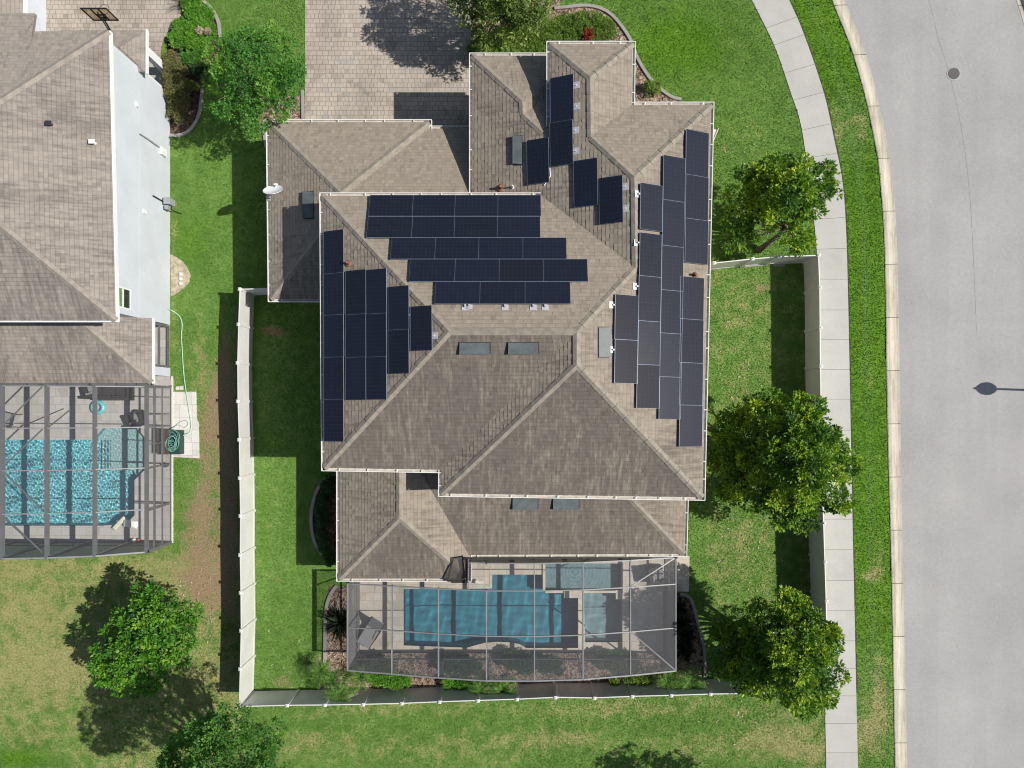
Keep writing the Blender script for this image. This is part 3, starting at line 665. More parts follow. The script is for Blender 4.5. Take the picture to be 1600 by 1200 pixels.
#SECTION3
# ------------------------------------------------------------------ houses
class Roof:
    def __init__(s): s.faces = []
    def face(s, pts, alg=.3):
        pts = [Vector(p) for p in pts]
        n = Vector((0,0,0))
        for i in range(len(pts)): n += (pts[i]).cross(pts[(i+1) % len(pts)])
        if n.z < 0: pts.reverse(); n = -n
        s.faces.append((pts, n.normalized(), alg))
    def build(s, name, parent, mat, thick=.13, course=.17):
        """every slope is laid in real overlapping courses of laminated tabs, each tab with its own thickness and tone"""
        vs, fs, uvs, alg, tab = [], [], [], [], []
        rg = random.Random(len(s.faces)*17+int(s.faces[0][0][0].x*10))
        def add(pts, uv, a, tb):
            i = len(vs); vs.extend(pts); fs.append(tuple(range(i, i+len(pts)))); uvs.extend(uv); alg.append(a); tab.append(tb)
        def clip(poly, ax, lim, above):
            out = []
            for i in range(len(poly)):
                p, q = poly[i], poly[(i+1) % len(poly)]
                i0, i1 = (p[ax] >= lim, q[ax] >= lim) if above else (p[ax] <= lim, q[ax] <= lim)
                if i0: out.append(p)
                if i0 != i1:
                    t = (lim-p[ax])/(q[ax]-p[ax]); out.append((p[0].lerp(q[0], t), p[1]+(q[1]-p[1])*t, p[2]+(q[2]-p[2])*t))
            return out
        for k_, (pts, n, a) in enumerate(s.faces):
            h = Vector((0,0,1)).cross(n); h = h.normalized() if h.length > 1e-4 else Vector((1,0,0))
            t = n.cross(h); du = k_*3.7
            uvf = lambda p: (p.dot(h)+du, p.dot(t))
            fl2 = [Vector((p.dot(h), p.dot(t), 0)) for p in pts]; pk = [(p, p.dot(h), p.dot(t)) for p in pts]
            polys = [[pk[i] for i in q] for q in tessellate_polygon([fl2])] if len(pts) > 4 else [pk]
            ulo, uhi = min(p[1] for p in pk), max(p[1] for p in pk); lines = {}
            for poly in polys:
                lo, hi = min(x[2] for x in poly), max(x[2] for x in poly)
                for c_ in range(math.floor(lo/course), math.floor(hi/course)+1):
                    st = clip(clip(poly, 2, c_*course, True), 2, (c_+1)*course, False)
                    if len(st) < 3: continue
                    if c_ not in lines:
                        cuts, x, thin = [], ulo-rg.uniform(.05,.4), False
                        while x < uhi+.1:
                            wdt = rg.uniform(.12,.25); thin = not thin if rg.random() < .8 else thin
                            cuts.append((x, x+wdt, rg.uniform(.002,.009) if thin else rg.uniform(.010,.019), min(1, max(0, (.45 if thin else .55)+rg.gauss(0,.17))))); x += wdt
                        lines[c_] = cuts
                    u0_, u1_ = min(x[1] for x in st), max(x[1] for x in st)
                    for (ca, cb, butt, tone) in lines[c_]:
                        if cb < u0_ or ca > u1_: continue
                        q = clip(clip(st, 1, ca, True), 1, cb, False)
                        if len(q) < 3: continue
                        add([p+n*(.004+butt*(1-(v-c_*course)/course)) for p, u, v in q], [(u+du, v) for p, u, v in q], a, tone)
                        for i in range(len(q)):
                            (p, ua, v0), (r_, ub, v1) = q[i], q[(i+1) % len(q)]
                            if abs(v0-c_*course) < 1e-5 and abs(v1-c_*course) < 1e-5 and (p-r_).length > 1e-4:
                                add([p-n*.004, r_-n*.004, r_+n*(butt+.004), p+n*(butt+.004)], [(ua+du, v0)]*4, a, tone*.7)
            lowp = [p-n*thick for p in pts]; add(list(reversed(lowp)), [uvf(p) for p in lowp], a, .5)
            for i in range(len(pts)):
                p, q = pts[i], pts[(i+1) % len(pts)]; add([p-n*thick, q-n*thick, q-n*.001, p-n*.001], [uvf(p)]*4, a, .5)
        org = ORG[parent.name]; me = bpy.data.meshes.new(name)
        me.from_pydata([tuple(Vector(v)-org) for v in vs], [], fs); me.materials.append(mat)
        ul = me.uv_layers.new(name='UVMap'); ul.data.foreach_set('uv', [c for q in uvs for c in q])
        at = me.attributes.new('fval', 'FLOAT', 'FACE'); at.data.foreach_set('value', alg)
        at = me.attributes.new('tab', 'FLOAT', 'FACE'); at.data.foreach_set('value', tab)
        return link(name, me, parent)
def gutter(parent, edges, mat, inner, drop=.02, wdt=.125, fascia=True, hang=1.05, name='gutter'):
    """open-topped eaves trough with hangers; edges run anticlockwise round the roof"""
    mb = MB()
    for i, (p, q, e0, e1) in enumerate(edges):
        p, q = Vector(p), Vector(q); d = (q-p).normalized(); o = Vector((d.y, -d.x, 0)).normalized(); z = Vector((0,0,1)); k = .002*(i % 5)
        a, b = p-d*e0, q+d*e1
        mb.beam(a+o*wdt+z*(-.055-drop+k), b+o*wdt+z*(-.055-drop+k), .028, .13, m=0)            # front lip
        mb.beam(p+o*(wdt*.5)+z*(-.105-drop+k*.5), q+o*(wdt*.5)+z*(-.105-drop+k*.5), wdt-.03, .03, m=1)  # trough floor
        mb.beam(p+o*.012+z*(-.13-drop), q+o*.012+z*(-.13-drop), .02, .2, m=0)                        # fascia board
        L = (q-p).length; n = max(1, int(L/hang))
        for j in range(n):
            c = p+d*(L*(j+.5+random.uniform(-.22, .22))/n)
            mb.beam(c+o*.0+z*(.004-drop), c+o*(wdt)+z*(.004-drop), .035, .018, m=0)
        if e0: mb.beam(a+z*(-.055-drop), a+o*wdt+z*(-.055-drop), .024, .12, m=0)
        if e1: mb.beam(b+z*(-.055-drop), b+o*wdt+z*(-.055-drop), .024, .12, m=0)
    return build(name, mb, [mat, inner], parent)
def ridges(parent, segs, mat, wd=.29):
    for p, q in segs:
        mb = MB()
        p, q = Vector(p), Vector(q); L = (q-p).length; d = (q-p)/L; sx = d.cross(Vector((0,0,1))).normalized(); n = max(1, int(L/.32)); up = sx.cross(d)
        for j in range(n):
            a, b = p+d*(L*j/n), p+d*(L*(j+1)/n+.02); lift = .058+.008*(j % 2)
            A = [a-sx*wd/2+up*(lift-.07), a+up*lift, a+sx*wd/2+up*(lift-.07)]; B = [b-sx*wd/2+up*(lift-.085), b+up*(lift-.014), b+sx*wd/2+up*(lift-.085)]
            t = random.uniform(.2,.8)
            mb.face([A[0], A[1], B[1], B[0]], 0, t); mb.face([A[1], A[2], B[2], B[1]], 0, t); mb.face([A[0], A[2], A[1]], 0, t)
        build('ridge_cap', mb, mat, parent)
def walls(parent, pts, z1, mat, z0=-.1, name='wall'):
    mb = MB(); mb.prism(pts, z0, z1); return build(name, mb, mat, parent)
def rect(x0, y0, x1, y1): return [(x0,y0),(x1,y0),(x1,y1),(x0,y1)]
def plane3(a, b, c):
    n = (Vector(b)-Vector(a)).cross(Vector(c)-Vector(a)).normalized()
    if n.z < 0: n = -n
    return Vector(a), n
def hit(pl, u, v, off=0.0):
    """where the sight line through photo point u,v meets a roof plane lifted by off"""
    a, n = pl; a = a+n*off; o = Vector((0,0,CAMH)); d = P(u, v, 0)-o
    return o+d*((a-o).dot(n)/d.dot(n))

house = thing('house', (0, 4, 0), 'large two storey house with brown shingle hip roofs, white gutters and black solar panels', 'house')
ZE = 5.9
A_ = P(504,306,ZE); B_ = P(846,306,5.75); I_ = P(987,164,5.85); J_ = P(1111,164,5.85); K_ = P(1097,777,ZE); L_ = P(690,771,ZE); M_ = P(690,734,ZE); N_ = P(507,731,ZE)
G_ = P(859,69,5.85); H_ = P(988,69,5.85); G2 = P(859,197,5.85); D_ = P(738,87,4.45); CC = P(738,306,4.45); CC.y = 8.45
RW = P(702,518,8.3); RE = P(901,518,8.3); RS = P(901,570,8.3); R1 = P(993,418,7.27); R2 = P(991,277,7.27); R3 = P(923,214,6.57); R4 = P(922,121,6.57)
J1 = P(816,159,5.38); J2 = P(817,179,5.38); J3 = P(848,207,5.73); F1 = Vector((1.55, D_.y, 4.45)); F2 = Vector((1.55, 14.15, 4.9)); F3 = Vector((1.55, 13.55, 4.9)); F4 = Vector((1.55, 11.35, 5.76))
B2 = Vector((B_.x, 8.45, B_.z))
r = Roof()
r.face([A_, B_, R1, RE, RW], .08); r.face([N_, A_, RW], .30); r.face([N_, M_, RE, RW], .82); r.face([M_, L_, RS, RE], .36); r.face([L_, K_, RS], .84)
r.face([K_, J_, R2, R1, RE, RS], .40); r.face([I_, J_, R2, R3], .10); r.face([H_, I_, R3, R4], .30); r.face([G_, H_, R4], .10)
r.face([G_, R4, R3, R2, R1, B_, B2, CC, D_, J1, J2, J3, G2], .26)
r.face([D_, F1, F2, J1], .10); r.face([J1, F2, F3, J2], .15); r.face([J2, F3, F4, J3], .12)
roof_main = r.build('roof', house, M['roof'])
PL = dict(N=plane3(A_, RW, RE), W=plane3(N_, A_, RW), S=plane3(N_, M_, RW), E=plane3(RS, K_, J_), V=plane3(R1, R2, CC), SS=plane3(L_, K_, RS))
ridges(roof_main, [(A_, RW), (N_, RW), (RE, RW), (RE, R1), (R1, R2), (R2, J_), (R2, R3), (R3, R4), (R4, G_), (R4, H_), (RS, RE), (RS, K_), (RS, L_), (D_, J1), (J1, J2), (J2, J3)], M['cap'])
e = .125
gutter(roof_main, [(A_, N_, e, e), (N_, M_, e, -.12), (M_, L_, -.12, e), (L_, K_, e, e), (K_, J_, e, e), (J_, I_, e, -.12), (I_, H_, -.12, e), (H_, G_, e, e), (G_, G2, e, 0), (B_+Vector((.05,0,0)), A_, 0, e)], M['gutter'], M['gutter_in'])
gutter(roof_main, [(F1-Vector((.4,0,0)), D_, 0, e), (D_, CC, e, 0)], M['gutter'], M['gutter_in'])
walls(house, rect(-7.95, -2.4, 7.25, 8.36), 5.8, M['stucco']); walls(house, rect(-3.0, -3.45, 7.2, -2.401), 5.79, M['stucco'])
walls(house, rect(1.5, 8.361, 4.25, 14.6), 5.75, M['stucco']); walls(house, rect(4.251, 8.361, 7.45, 12.05), 5.745, M['stucco']); walls(house, rect(-1.85, 8.361, 1.499, 14.75), 4.4, M['stucco'])
# garage roof
a = P(420,191,3.0); b = P(670,191,3.0); c = Vector((b.x, P(0,201,3.0).y, 3.0)); d = Vector((-1.86, c.y, 3.0)); s1 = P(423,467,3.0); s2 = Vector((-7.96, s1.y, 3.0))
hw = (b.x-a.x)/2; sl = .42; X1 = Vector((a.x+hw, a.y-hw, 3+sl*hw)); Y1 = Vector((a.x+hw, s1.y+hw, 3+sl*hw)); X2 = Vector((c.x-hw, c.y-hw, 3+sl*hw)); dt = Vector((d.x, c.y-hw, 3+sl*hw)); tB = c.y-8.42
r = Roof(); r.face([s1, a, X1, Y1], .28); r.face([a, b, X1], .10); r.face([b, c, X2, X1], .14); r.face([c, d, dt, X2], .10); r.face([s1, s2, Vector((-7.96, s1.y+hw-.05, 3+sl*(hw-.05))), Y1] if Y1.x < -7.97 else [s1, s2, Y1], .40); r.face([X1, X2, dt, Vector((d.x, Y1.y, X1.z)), Y1], .2)
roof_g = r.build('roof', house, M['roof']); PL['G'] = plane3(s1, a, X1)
ridges(roof_g, [(a, X1), (s1, Y1), (b, X1)], M['cap'])
gutter(roof_g, [(a, s1, e, e), (s1, s2, e, 0), (d, c, 0, -.12), (c, b, -.12, e), (b, a, e, e)], M['gutter'], M['gutter_in'])
walls(house, rect(a.x+.4, s1.y+.4, -7.951, a.y-.4), 2.95, M['stucco']); walls(house, rect(-7.95, 8.365, -1.851, a.y-.65), 2.96, M['stucco'])
# rear one storey roof
p1 = P(530,740,3.0); p1.y = -2.42; p2 = P(529,904,3.0); p2.x = p1.x; p3 = Vector((-2.4, p2.y, 3.0)); p4 = Vector((-2.4, -6.85, 3.0)); p5 = P(1069,864,3.0); p5.y = -6.80; p6 = Vector((p5.x+.12, -2.42, 3.0))
hw = (p3.x-p2.x)/2; q1 = Vector((p2.x+hw, p2.y+hw, 3+.42*hw)); q0 = Vector((q1.x, -2.42, q1.z))
zt = 3+.226*(-2.42+6.85); vv = Vector((-2.4-(zt-3)/.42, -2.42, zt)); hh = Vector((3.1, -2.42, zt))
r = Roof(); r.face([p1, q0, q1, p2], .30); r.face([p2, p3, q1], .74); r.face([p3, p4, vv, q0, q1], .26); r.face([p4, p5, hh, vv], .78); r.face([p5, p6, hh], .40)
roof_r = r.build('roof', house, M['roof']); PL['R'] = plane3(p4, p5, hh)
ridges(roof_r, [(p2, q1), (p3, q1), (q0, q1), (p5, hh)], M['cap'])
gutter(roof_r, [(p1, p2, 0, e), (p2, p3, e, e), (p3, p4, e, -.1), (p4, p5, -.1, e), (p5, p6, e, 0)], M['gutter'], M['gutter_in'])
walls(house, rect(p2.x+.4, p2.y+.45, -2.8, -2.42), 2.95, M['stucco']); walls(house, rect(5.6, -5.9, p5.x-.35, -2.42), 2.94, M['stucco'])
mb = MB()
for x in (.2, 3.2): mb.box(x, -6.55, .05, x+.3, -6.25, 2.9)
mb.box(-2.5, -6.56, 2.65, 5.59, -6.24, 2.9); build('lanai_beam', mb, M['stucco'], house)
mb = MB(); mb.box(-2.3, -2.52, .1, 5.3, -2.43, 2.4); build('sliding_door', mb, M['glass_d'], house)
mb = MB(); mb.box(-10.6, a.y-.41, .1, -5.6, a.y-.37, 2.3); build('garage_door', mb, M['white'], house)

def roof_vent(parent, pl, quad, name='roof_vent'):
    """slant-backed metal attic vent: quad = photo corners from upslope-left, anticlockwise"""
    c = [hit(pl, *q, .02) for q in quad]; n = pl[1]; mb = MB()
    lo = [x-n*.03 for x in c]; lift = [.05, .05, .19, .19]
    g_ = n; dn = Vector((n.x, n.y, 0)); dn = dn.normalized() if dn.length else Vector((0,-1,0))
    order = sorted(range(4), key=lambda k: c[k].dot(dn)); up = set(order[:2])
    hi = [c[k]+n*(.04 if k in up else .15) for k in range(4)]
    mb.hexa(lo+hi, 1); mb.m[-5] = 0
    fl = MB(); cen = sum(c, Vector())/4
    mb.face([cen+(x-cen)*1.07+n*.004 for x in c], 1)
    return build(name, mb, [M['vent'], M['vent_d']], parent)
q4 = lambda u0, v0, u1, v1, s=0: [(u0+s, v0), (u0, v1), (u1, v1), (u1+s*0, v0)]
roof_vent(roof_main, PL['S'], q4(718,535,765,552)); roof_vent(roof_main, PL['S'], q4(794,535,841,552)); roof_vent(roof_main, PL['E'], q4(935,512,951,558))
roof_vent(roof_main, PL['V'], q4(803,213,816,257)); roof_vent(roof_g, PL['G'], q4(476,300,490,341)); roof_vent(roof_r, PL['R'], q4(801,778,840,795)); roof_vent(roof_r, PL['R'], q4(864,778,904,795))
def pipe(parent, pl, u, v, r_=.05, h=.35, mat='copper'):
    p = hit(pl, u, v); mb = MB(); mb.tube([p-Vector((0,0,.05)), p+Vector((0,0,h))], r_, 8); mb.lathe([(r_*3,0),(r_*1.3,.1)], p+Vector((0,0,.01)), 10); return build('vent_pipe', mb, M[mat], parent)
pipe(roof_main, PL['W'], 545,412); pipe(roof_main, PL['V'], 783,294,.06,.3); pipe(roof_main, PL['V'], 801,293,.03,.3,'white'); pipe(roof_main, PL['E'], 1085,430)
mb = MB(); mb.tube([hit(PL['V'],850,290,.05), hit(PL['V'],860,275,.05), hit(PL['V'],859,262,.05)], .02, 6); build('conduit', mb, M['white'], roof_main)
mb = MB(); a0, a1_ = P(1107,231,.06), P(1119,203,.06); mb.beam(a0, a1_, .2, .06); mb.beam(a0+Vector((.1,.05,.05)), a1_+Vector((.1,.05,.05)), .03, .06); tag(build('splash_block', mb, M['stone']), 'narrow pale splash trough lying on the front lawn near the road side gutter', 'splash trough')

# ---- neighbour's house
nh = thing('house', (-22, 10, 0), 'neighbouring house with brown hip roof and a tall white wall beside the side yard', 'house')
zn = 5.83; ne = P(170,49,zn); se = P(181,501,zn); nw2 = P(62,47,zn)
hd = (ne.y-se.y)/2; rx = ne.x-hd; apx = Vector((rx, (ne.y+se.y)/2, zn+.42*hd)); wfar = Vector((-34, apx.y, apx.z)); sw = Vector((-34, se.y, zn)); nwf = Vector((-34, ne.y, zn))
n1 = P(55,21,zn); n0 = Vector((n1.x, ne.y, zn))
r = Roof(); r.face([se, ne, apx], .44); r.face([sw, se, apx, wfar], .58); r.face([ne, n0, Vector((n0.x-2, ne.y, zn)), nwf, wfar, apx], .15)
# north projection: a lower hip in front of the main slope
n2 = Vector((-34, n1.y, zn)); tp = 1.9
r.face([n1, n2, Vector((-34, n1.y-tp*2, zn+.8)), Vector((n1.x-1.2, n1.y-tp*2, zn+.8))], .12); r.face([n0+Vector((.0,-.6,.25)), n1, Vector((n1.x-1.2, n1.y-tp*2, zn+.8))], .4)
roof_n = r.build('roof', nh, M['roof_n']); PN = plane3(se, ne, apx)
ridges(roof_n, [(ne, apx), (se, apx)], M['cap_n'], .3)
mb = MB()
for p, q in ((se, ne), (sw, se)):
    d_ = (q-p).normalized(); o_ = Vector((d_.y, -d_.x, 0)); mb.beam(p+o_*.03+Vector((0,0,-.10)), q+o_*.03+Vector((0,0,-.10)), .06, .2, ext=.03)
build('fascia', mb, M['white'], roof_n)
wx = -17.43; wyn = 15.35; wys = 3.95
walls(nh, [(-33, wys), (wx, wys), (wx, wyn), (-33, wyn)], 5.75, M['white_stucco'])
mb = MB(); mb.box(wx, wys, 2.90, wx+.006, wyn, 2.96); build('band', mb, M['white_stucco'], nh)
# window in the east wall
f = MB(); y0, y1, z0, z1 = 4.18, 5.12, 3.72, 4.86
for (ya, yb, za, zb) in ((y0,y1,z1-.07,z1),(y0,y1,z0,z0+.07),(y0,y0+.07,z0+.071,z1-.071),(y1-.07,y1,z0+.071,z1-.071)): f.box(wx-.02, ya, za, wx+.05, yb, zb)
f.box(wx-.02, y0+.072, (z0+z1)/2-.03+.06, wx+.045, y1-.072, (z0+z1)/2+.03+.06)
win = build('window', f, M['white'], nh)
p_ = MB(); p_.box(wx+.002, y0+.06, (z0+z1)/2+.05, wx+.012, y1-.06, z1-.06); build('pane', p_, M['glass'], win)
p_ = MB(); p_.box(wx+.002, y0+.06, z0+.06, wx+.012, y1-.06, (z0+z1)/2+.06); build('pane', p_, M['glass_d'], win)
# porch roof at the corner
pe, ps, pn = -17.12, 15.12, 17.03
a1, a2, a3, a4 = Vector((pe, ps, 3)), Vector((pe, pn, 3)), Vector((-21, pn, 3)), Vector((-21, ps, 3)); mid = (ps+pn)/2; t = (pn-ps)/2; e1 = Vector((pe-t, mid, 3+.42*t)); e2 = Vector((-21, mid, 3+.42*t))
r = Roof(); r.face([a1, a2, e1], .3); r.face([a2, a3, e2, e1], .12); r.face([a4, a1, e1, e2], .5)
roof_p = r.build('roof', nh, M['roof_n'])
mb = MB(); mb.beam(a1+Vector((.04,0,-.08)), a2+Vector((.04,0,-.08)), .07, .16, ext=.05); build('fascia', mb, M['white'], roof_p)
for (y, w_) in ((16.62, .34),):
    mb = MB(); mb.box(-17.66, y-w_, -.05, -17.4, y+.05, 2.9); mb.box(-17.72, y-w_-.05, -.05, -17.34, y+.1, .25); build('porch_column', mb, M['white'], nh)
mb = MB(); mb.box(-17.7, 15.36, -.02, -17.5, 15.5, 2.9); build('porch_column', mb, M['white'], nh)
mb = MB(); mb.box(-21, 15.36, -.05, -17.35, 17.0, .06); build('porch_floor', mb, M['walk'], nh)
# garage wing beyond
gw = Vector((-23.1, 0, 2.55)); yk = P(0,44,0).y
r = Roof(); c1 = P(36,-60,2.6); c2 = Vector((c1.x, n1.y-.3, 2.6)); r.face([c1, c2, Vector((c1.x-4, c2.y, 4.2)), Vector((c1.x-4, c1.y, 4.2))], .2)
roof_w = r.build('roof', nh, M['roof_n']); mb = MB(); mb.beam(c1+Vector((.05,0,-.08)), c2+Vector((.05,0,-.08)), .09, .18); build('fascia', mb, M['white'], roof_w)
walls(nh, [(-30, ne.y-.4), (-23.55, ne.y-.4), (-23.55, c1.y), (-30, c1.y)], 2.5, M['white_stucco'])
# rear lanai roof
l2 = P(237,598,2.9); l1 = Vector((l2.x, P(0,503,2.9).y, 2.9)); t = wys-l2.y; zt = 2.9+.36*t
l3 = Vector((-34, l2.y, 2.9)); l4 = Vector((-34, wys+.01, zt)); l5 = Vector((l2.x-t, wys+.01, zt))
lN = Vector((l2.x, P(0,497,2.9).y, 2.9)); lR = Vector((l2.x-.55, lN.y, 2.9+.2))
r = Roof(); r.face([l3, l2, l5, l4], .6); r.face([l2, lN, lR, l5], .34)
roof_l = r.build('roof', nh, M['roof_n']); ridges(roof_l, [(l2, l5)], M['cap_n'], .3)
mb = MB(); mb.beam(l2+Vector((.04,-.04,-.09)), lN+Vector((.04,0,-.09)), .07, .17); build('fascia', mb, M['white'], roof_l)
gutter(roof_l, [(l3, l2, 0, .02)], M['frame'], M['frame'], hang=1.2)
y575, y588, y510 = P(0,575,0).y, P(0,588,0).y, P(0,509,0).y
mb = MB(); mb.box(wx-.95, y588, -.05, wx+.01, y575, 2.7); build('pillar', mb, M['white_stucco'], nh)
mb = MB(); mb.box(-24, y575+.001, -.05, wx-.02, wys-.001, .07); build('lanai_floor', mb, M['deck_n'], nh)
walls(nh, [(-24, y575+.1), (-19.3, y575+.1), (-19.3, wys-.01), (-24, wys-.01)], 2.7, M['tan_stucco'])
mb = MB()
for y in (y575+.06, y510-.05): mb.box(wx-.10, y-.05, .07, wx, y+.05, 2.55)
mb.box(wx-.10, y575+.111, .07, wx-.001, y510-.101, .17); mb.box(wx-.10, y575+.111, 1.0, wx-.001, y510-.101, 1.06); mb.box(wx-.10, y575+.111, 2.45, wx-.001, y510-.101, 2.55); build('screen_frame', mb, M['frame'], nh)
for (u, v, mt, h, rr) in ((148,224,'white',.22,.07),(80,195,'vent_d',.2,.07)):
    p = hit(PN, u, v); mb = MB(); mb.tube([p-Vector((0,0,.05)), p+Vector((0,0,h))], rr, 10); mb.obox(p+Vector((.0,0,h)), (.12,0,0), (0,.09,0), (0,0,.03)); build('vent_pipe', mb, M[mt], roof_n)
def wallbox(y, z, sy, sz, dx, mat, name): mb = MB(); mb.box(wx+.001, y-sy/2, z-sz/2, wx+dx, y+sy/2, z+sz/2); return build(name, mb, M[mat], nh, bevel=.01)
wallbox(P(0,247,0).y, .9, .35, .5, .16, 'white', 'meter_box'); mb = MB(); yb = P(0,243,0).y; mb.tube([(wx+.05, yb, .9), (wx+.05, yb, 2.4)], .035, 8); mb.tube([(wx+.05, yb, 2.4), (wx+.05, yb-.02, 3.0)], .03, 6); build('conduit', mb, M['gbox'], nh)
wallbox(P(0,214,0).y+.3, 3.2, .22, .16, .08, 'white', 'hood_vent'); wallbox(P(0,358,0).y+.2, 2.5, .2, .35, .05, 'white', 'hood_vent')
uy = P(0,325,0).y; ub = thing('utility_cabinet', (wx+.25, uy, 0), 'small grey utility box on a stand beside the neighbour white wall', 'utility box')
mb = MB(); mb.box(wx+.12, uy-.05, .35, wx+.42, uy+.28, .95); mb.box(wx+.12, uy-.28, .55, wx+.3, uy-.08, .85); build('case', mb, M['gbox'], ub, bevel=.015)
mb = MB(); mb.beam((wx+.2, uy+.1, -.02), (wx+.2, uy+.1, .4), .05, .05); mb.tube([(wx+.06, uy+.1, .1), (wx+.06, uy+.1, 1.8)], .03, 6); mb.tube([(wx+.3, uy-.2, .6), (wx+.3, uy-.2, .05), (wx+.6, uy-.3, .02)], .025, 6); build('pipe', mb, M['black'], ub)

# ------------------------------------------------------------------ solar panels
proto = MB(); W0, H0 = .86, .50        # half sizes are set per array; this one is 1.72 x 1.0
proto.box(-.8568, -.4927, -.018, .8568, .4927, .016, 0)
fr = MB()
for (x0, y0, x1, y1) in ((-.86,-.5,.86,-.4925),(-.86,.4925,.86,.5),(-.86,-.4924,-.8565,.4924),(.8565,-.4924,.86,.4924)): fr.box(x0, y0, -.022, x1, y1, .021)
tmp_e = bpy.data.objects.new('solar_panel', None); COL.objects.link(tmp_e); ORG[tmp_e.name] = Vector((0,0,0))
c0_ = build('cell_sheet', proto, M['panel'], tmp_e); f0_ = build('panel_frame', fr, M['pframe'], tmp_e)
first = [True]
def panel(pl, uc, vc, land, label, grp, su=1.0, sv=1.0, off=.12):
    """one panel; uc,vc = its centre in the photo; land = long side along the eave"""
    n = pl[1]; h = Vector((0,0,1)).cross(n).normalized(); t = n.cross(h)
    p = hit(pl, uc, vc, off)
    X_, Y_ = (h, t) if land else (t, -h)
    mt = Matrix(((X_.x*su, Y_.x*sv, n.x, p.x), (X_.y*su, Y_.y*sv, n.y, p.y), (X_.z*su, Y_.z*sv, n.z, p.z), (0,0,0,1)))
    if first[0]: o, ch = tmp_e, [c0_, f0_]; first[0] = False
    else:
        o = tmp_e.copy(); COL.objects.link(o); ch = []
        for q in (c0_, f0_):
            k = q.copy(); COL.objects.link(k); k.parent = o; ch.append(k)
    o.matrix_world = mt; ORG[o.name] = p
    tag(o, label, 'solar panel', grp); return o
ORD = ['first','second','third','fourth','fifth','sixth']
def bracket(o, dx, dy):
    """roof mount that shows beside a panel's edge"""
    mb = MB(); mb.box(-.13, -.12, -.11, .13, .14, -.085); mb.box(-.03, -.1, -.0849, .03, .02, .0)
    me = BR[0]
    if me is None:
        keep = ORG[tmp_e.name]; ORG[tmp_e.name] = Vector((0,0,0))
        q = build('mounting_bracket', mb, M['galv'], tmp_e); BR[0] = q; ORG[tmp_e.name] = keep
        q.parent = o; q.location = (dx, dy, 0); return
    q = BR[0].copy(); COL.objects.link(q); q.parent = o; q.location = (dx, dy, 0)
BR = [None]
g1 = 'solar panels on the street-side slope above the drive'
rows = [([(577,645),(645,711),(711,778),(778,845)], 305, 338, 'top row at the gutter'), ([(574,644),(644,710),(710,777),(777,844)], 338.5, 371.5, 'second row from the gutter'),
        ([(611,680),(680,748),(748,817),(817,885)], 371.5, 405, 'middle row of five'), ([(640,711),(711,780),(780,849),(849,918)], 405, 440, 'fourth row from the gutter'), ([(680,750),(750,820.5),(820.5,891)], 440, 475, 'short row nearest the ridge')]
for cells, v0, v1, nm in rows:
    for i, (u0, u1) in enumerate(cells):
        pa, pb = hit(PL['N'], u0, (v0+v1)/2, .12), hit(PL['N'], u1, (v0+v1)/2, .12); ya, yb = hit(PL['N'], (u0+u1)/2, v0, .12), hit(PL['N'], (u0+u1)/2, v1, .12)
        o = panel(PL['N'], (u0+u1)/2, (v0+v1)/2, True, f'black solar panel {ORD[i]} from the neighbour side, {nm}, drive slope', g1, (pb-pa).length/1.722, (yb-ya).length/1.002)
        if v0 == 440: bracket(o, -.3+.2*i, .58); bracket(o, .55, .58) if i == 2 else None
        if i == 0 and v0 > 350: bracket(o, -.45, .53)
g2 = 'solar panels on the slope over the side lawn'
cols = [((506,537),[360,427,492,558,624,690],'column along the gutter'), ((540,571.5),[422,491,558,625],'second column from the gutter'), ((572,604),[420.5,490,557.5,624.5],'third column from the gutter'), ((606.5,639),[447,515,584],'fourth column from the gutter'), ((641.5,675),[478,548],'shortest column near the ridge')]
for (u0, u1), vs_, nm in cols:
    for i in range(len(vs_)-1):
        v0, v1 = vs_[i], vs_[i+1]; uc, vc = (u0+u1)/2, (v0+v1)/2
        pa, pb = hit(PL['W'], u0, vc, .12), hit(PL['W'], u1, vc, .12); ya, yb = hit(PL['W'], uc, v0, .12), hit(PL['W'], uc, v1, .12)
        lab = f'{ORD[i]} black solar panel from the drive side, {nm}, lawn slope' if len(vs_) > 2 else 'single black solar panel nearest the ridge on the side lawn slope'
        x = (hit(PL['W'], uc, vc, .12)); o = panel(PL['W'], uc, vc, True, lab, g2, (yb-ya).length/1.722, (pb-pa).length/1.002)
        if i % 2 == 0 and u0 > 600: bracket(o, .3, .56)
g3 = 'solar panels on the slope facing the road'
ecols = [((1072,1107,1070,1106),[205,275,343,412],'column of three by the gutter'), ((1063,1100,1061,1097),[433,499,567,633,698],'column of four by the gutter'), ((1037,1071,1029,1063),[245,314,385,454,521,589,655],'long column of six'), ((1002,1036,999,1034),[288,360],'lone panel above the conduit gap'), ((1000,1034,994,1030),[365,432,502,570,638],'column of four behind the long column'), ((961,998,960,996),[461,531,599],'pair nearest the ridge')]
for (ua, ub_, uc_, ud), vs_, nm in ecols:
    for i in range(len(vs_)-1):
        v0, v1 = vs_[i], vs_[i+1]; vc = (v0+v1)/2; tt = (vc-vs_[0])/(vs_[-1]-vs_[0]); u0, u1 = ua+(uc_-ua)*tt, ub_+(ud-ub_)*tt
        pa, pb = hit(PL['E'], u0, vc, .12), hit(PL['E'], u1, vc, .12); ya, yb = hit(PL['E'], (u0+u1)/2, v0, .12), hit(PL['E'], (u0+u1)/2, v1, .12)
        lab = f'{ORD[i]} solar panel from the drive side, {nm}, road slope' if len(vs_) > 2 else 'lone blue-black solar panel beside a narrow gap, second column from the ridge'
        o = panel(PL['E'], (u0+u1)/2, vc, True, lab, g3, (yb-ya).length/1.722, (pb-pa).length/1.002)
        if u0 < 1010: bracket(o, .45, .55)
